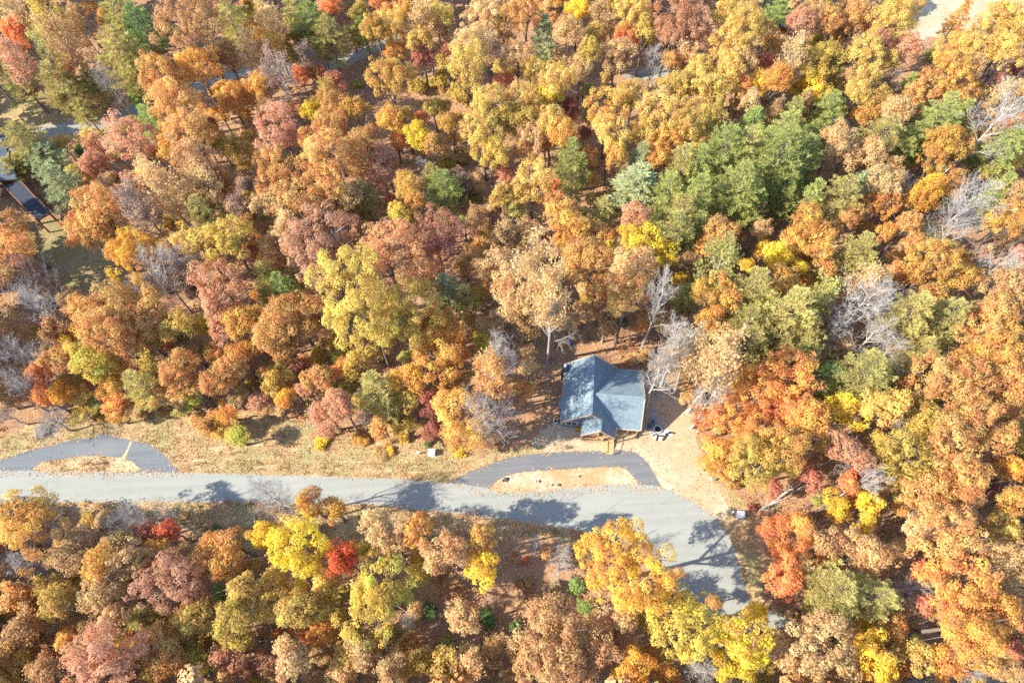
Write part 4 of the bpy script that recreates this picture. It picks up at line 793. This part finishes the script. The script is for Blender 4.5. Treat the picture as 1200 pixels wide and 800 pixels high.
# dry grass blades on the verge
bl = []
def grassy(x, y):
    if not (inside(x, y, V_OUT) or inside(x, y, LOWV) or inside(x, y, L_IN)): return False
    if any(inside(x, y, r) for r in road_px) and not inside(x, y, L_IN): return False
    return not (inside(x, y, hpx) or inside(x, y, YARD) and random.random() < .85)
while len(bl) < 36000:                                   # tufts in drifts along the bank, some strays between
    x, y = random.uniform(-40, 905), random.uniform(478, 642)
    if not grassy(x, y): continue
    k = random.choice((1, 1, 1, 12, 40)); sx, sy = random.uniform(.2, 1.4), random.uniform(.12, .5)
    for _ in range(k):
        p = P(x, y)+Vector((random.gauss(0, sx), random.gauss(0, sy), 0))*(k > 1); u, v = to_px(p)
        if grassy(u, v): bl.append((p.x, p.y, .1))
bl = np.array(bl); nn = unit(g.normal(size=bl.shape)*np.array([1, 1, .5])); 
o = scatter('grass', len(bl), bl, nn, g.uniform(.06, .16, len(bl)), LIT, [.32, .10, .05, .38, .15], .35); tag(o, 'dry straw coloured grass on the verge along the road', 'grass', None, 'stuff')
# low growth under the trees: many small sprigs in autumn colours
C = []; mi = []
n_c = 0
while n_c < 6500:
    x, y = random.uniform(-50, 1250), 815-840*random.random()
    if any(inside(x, y, o) for o in (OPEN[0], OPEN[2], OPEN[3], OPEN[4], OPEN[7], OPEN[8], OPEN[9], OPEN[10], OPEN[12], OPEN[13])): continue
    if any(inside(x, y, o) for o in OPEN) and random.random() < .45: continue
    p = P(x, y); h = random.uniform(.3, 1.6); k = 42
    c = g.normal(size=(k, 3))*np.array([.42, .42, .28])*h+np.array([p.x, p.y, h*.5]); c[:, 2] = np.abs(c[:, 2]); C.append(c); mi.append(np.full(k, g.choice(5, p=[.30, .22, .16, .10, .22]))); n_c += 1
C = np.concatenate(C); V, F = leaf_quads(C, unit(g.normal(size=C.shape)*.8+np.array([0, 0, .8])), g.uniform(.09, .17, len(C)), g.uniform(.06, .12, len(C)), g)
me = np_mesh('undergrowth', V, F, LIT); me.polygons.foreach_set('material_index', np.concatenate(mi).astype(np.int32)); tag(link('undergrowth', me), 'low brown and olive undergrowth between the trunks', 'undergrowth', None, 'stuff')
# the wood goes on beyond the frame as one mass
Vs = []; Fs = []; Ms = []; b = 0
WM = [plain('far_leaves_'+n_, tuple(v*.8 for v in lin(c)), .3, .4, .9) for n_, c in (('rust', (206,142,84)), ('tan', (212,164,112)), ('gold', (222,172,82)), ('rose', (198,126,104)), ('olive', (164,160,88)))]+[M_BARK]
ring = [(x, y) for x in range(-200, 1401, 42) for y in range(-70, 905, 42) if (x < -28 or x > 1228 or y < -26 or y > 832)]
for x, y in ring:
    x += random.uniform(-14, 14); y += random.uniform(-14, 14)
    if -300 < x < 30 and (455 < y < 610 or 140 < y < 195): continue
    if x > 1180 and 760 < y < 850: continue
    if y < 0 and 1050 < x < 1230: continue
    R = random.uniform(3, 5.2)*(1 if y > 0 else 1.15); zc = 5+1.4*R; p = P(x, y, zc); gg = np.random.default_rng(int(x*7+y*13)+99999)
    c, nrm, _, _ = crown_broad(gg, R*.9, zc, .9, 1.15, 46, .3)
    V, F = leaf_quads(c+np.array([p.x, p.y, 0]), nrm, gg.uniform(.22, .4, len(c)), gg.uniform(.18, .3, len(c)), gg); Vs.append(V); Fs.append(F+b); b += len(V); Ms.append(np.full(len(F), random.choice((0, 0, 1, 1, 2, 2, 3, 4))))
    V, F = tubes_np([([np.array([p.x, p.y, -.1]), np.array([p.x, p.y, zc])], [.3, .15], 1)]); Vs.append(V); Fs.append(F+b); b += len(V); Ms.append(np.full(len(F), 5))
me = np_mesh('surrounding_woods', np.concatenate(Vs), np.concatenate(Fs), WM); me.polygons.foreach_set('material_index', np.concatenate(Ms).astype(np.int32))
tag(link('surrounding_woods', me), 'autumn woods that carry on past every edge of the view', 'woods', None, 'stuff')

# ------------------------------------------------------------------ a label for every tree: its look and where it stands
REFS = [('the cottage roof', 705, 465), ('the driveway island', 660, 562), ('the white box by the driveway', 500, 531), ('the turnout loop', 118, 528), ('the road bend', 845, 620),
        ('the log house', 35, 232), ('the pale meadow', 1120, 12), ('the green lawn', 914, 4), ('the grey boulder', 984, 146), ('the grey track', 757, 86), ('the fallen tree', 905, 585), ('the parked car', 47, 175)]
ANCH = [(405,657,'scarlet maple just below the road, the reddest crown in the wood','the scarlet maple'), (347,647,'largest bright yellow maple, spreading just below the road','the big yellow maple'),
 (440,697,'very wide yellow green tree below the road beside the scarlet maple','the wide yellow green tree'), (737,666,'largest deep amber tree, its crown leaning over the road at the bend','the big amber tree'),
 (800,730,'broad yellow gold tree under the bend, below the big amber tree','the yellow gold tree'), (562,666,'small vivid yellow maple against dark shade below the road','the vivid yellow maple'),
 (540,725,'round pale tan oak alone in the leafy clearing below the road','the round tan oak'), (202,682,'broad dusty rose maple in the wood below the turnout loop','the broad rose maple'),
 (175,624,'pinkish red maple next to the lower edge of the road','the pinkish red maple'), (122,775,'broad dusty rose oak on the bottom edge of the view','the rose oak below'),
 (1026,767,'bright yellow maple on the bottom edge under two olive pines','the low yellow maple'), (980,692,'broad olive pine, left one of a pair near the bottom edge','the olive pine pair'),
 (1122,685,'huge bright orange tree, upper one of two at the lower right','the huge orange tree'), (750,291,'big bright yellow maple in tan woods well behind the cottage','the yellow maple behind'),
 (1032,242,'round bright orange maple beside another deep amber one, upper right','the round orange maple'), (1135,237,'large bleached leafless tree with spreading limbs near the right edge','the large bleached tree'),
 (1012,355,'big bleached leafless crown between olive pines on the right','the big bleached crown'), (991,487,'brightest yellow maple on the right, beside amber and tan oaks','the brilliant yellow maple'),
 (747,217,'tall pale grey green conifer at the left of the green pines','the pale conifer'), (380,290,'largest dusty rose oak in the middle of the left woods','the big rose oak'),
 (515,287,'plum red oak at the right end of the rosy crowns','the plum oak'), (417,355,'big mustard tree under the rosy crowns, the left of two','the big mustard tree'),
 (331,157,'round dusty rose maple like a ball, with dark shade beside it','the round rose maple'), (450,185,'dusty rose maple between amber and golden crowns in the upper middle','the upper rose maple'),
 (160,300,'big deep amber maple beside bleached limbs on the left','the left amber maple'), (225,27,'large dull brown oak at the top edge beside dark pines','the large brown oak'),
 (175,140,'small fresh green pine at the edge of the far lane','the fresh green pine'), (637,45,'slender grey green conifer near the top edge','the slender conifer'),
 (492,162,'orange yellow maple, brightest crown of the upper left woods','the bright upper maple'), (732,45,'coral maple among golden hickories close to the grey track','the coral maple'),
 (111,422,'yellow green tree with ragged crown above the turnout loop','the ragged yellow green tree'), (535,485,'amber tree with tall dense crown beside the cottage clearing','the tall amber tree'),
 (850,170,'broad green pine in the middle of the pine cluster','the broad green pine'), (1165,132,'wide bleached leafless tree under golden crowns at the upper right','the wide bleached tree')]
anch = {}
for x, y, l, ph in ANCH:
    q = min((q for q in placed if id(q[5]) not in anch), key=lambda q: (q[0]-x)**2+(q[1]-y)**2); anch[id(q[5])] = ph; q[5]['label'] = l; REFS.append((ph, q[0], q[1]))
def sector(dx, dy):
    a = math.degrees(math.atan2(-dy, dx)) % 360
    return ('right of', 'up and right of', 'above', 'up and left of', 'left of', 'down and left of', 'below', 'down and right of')[int(((a+22.5) % 360)//45)]
cls = {}
for q in placed: cls.setdefault((PAL[q[4]][3], KIND[q[3]][1]), []).append(q)
CNT = ('first', 'second', 'third', 'fourth', 'fifth', 'sixth', 'seventh')
used = set(o['label'] for o in bpy.data.objects if o.parent is None and 'label' in o)
bad = 0
for q in placed:
    if id(q[5]) in anch: continue
    c, n = PAL[q[4]][3], KIND[q[3]][1]
    size = 'broad ' if q[2] > 29 and q[3] in 'okmp' else 'small ' if q[2] < 11.5 and q[3] != 'h' else ''
    opts = []
    for ph, rx, ry in REFS:
        d = math.hypot(q[0]-rx, q[1]-ry)
        if d > 330 or d < 3: continue
        s = sector(q[0]-rx, q[1]-ry)
        rivals = sorted(math.hypot(p[0]-rx, p[1]-ry) for p in cls[(c, n)] if math.hypot(p[0]-rx, p[1]-ry) < 420 and sector(p[0]-rx, p[1]-ry) == s)
        k = rivals.index(d)
        opts.append((k+(0 if len(rivals) == 1 else .3)+d/130, k, len(rivals), d, s, ph))
    opts.sort(); lab = None
    for _, k, m_, d, s, ph in opts:
        t = f"{size}{c} {n} " + (f"{'just ' if d < 45 else ''}{s} {ph}" if m_ == 1 else f"{s} {ph}, {CNT[k] if k < 7 else str(k+1)+'th'} of its kind outward")
        if t not in used and 4 <= len(t.split()) <= 16: lab = t; break
    if lab is None: bad += 1; lab = f"{size}{c} {n} in the autumn wood"
    used.add(lab); q[5]['label'] = lab
print('labels without a place', bad)
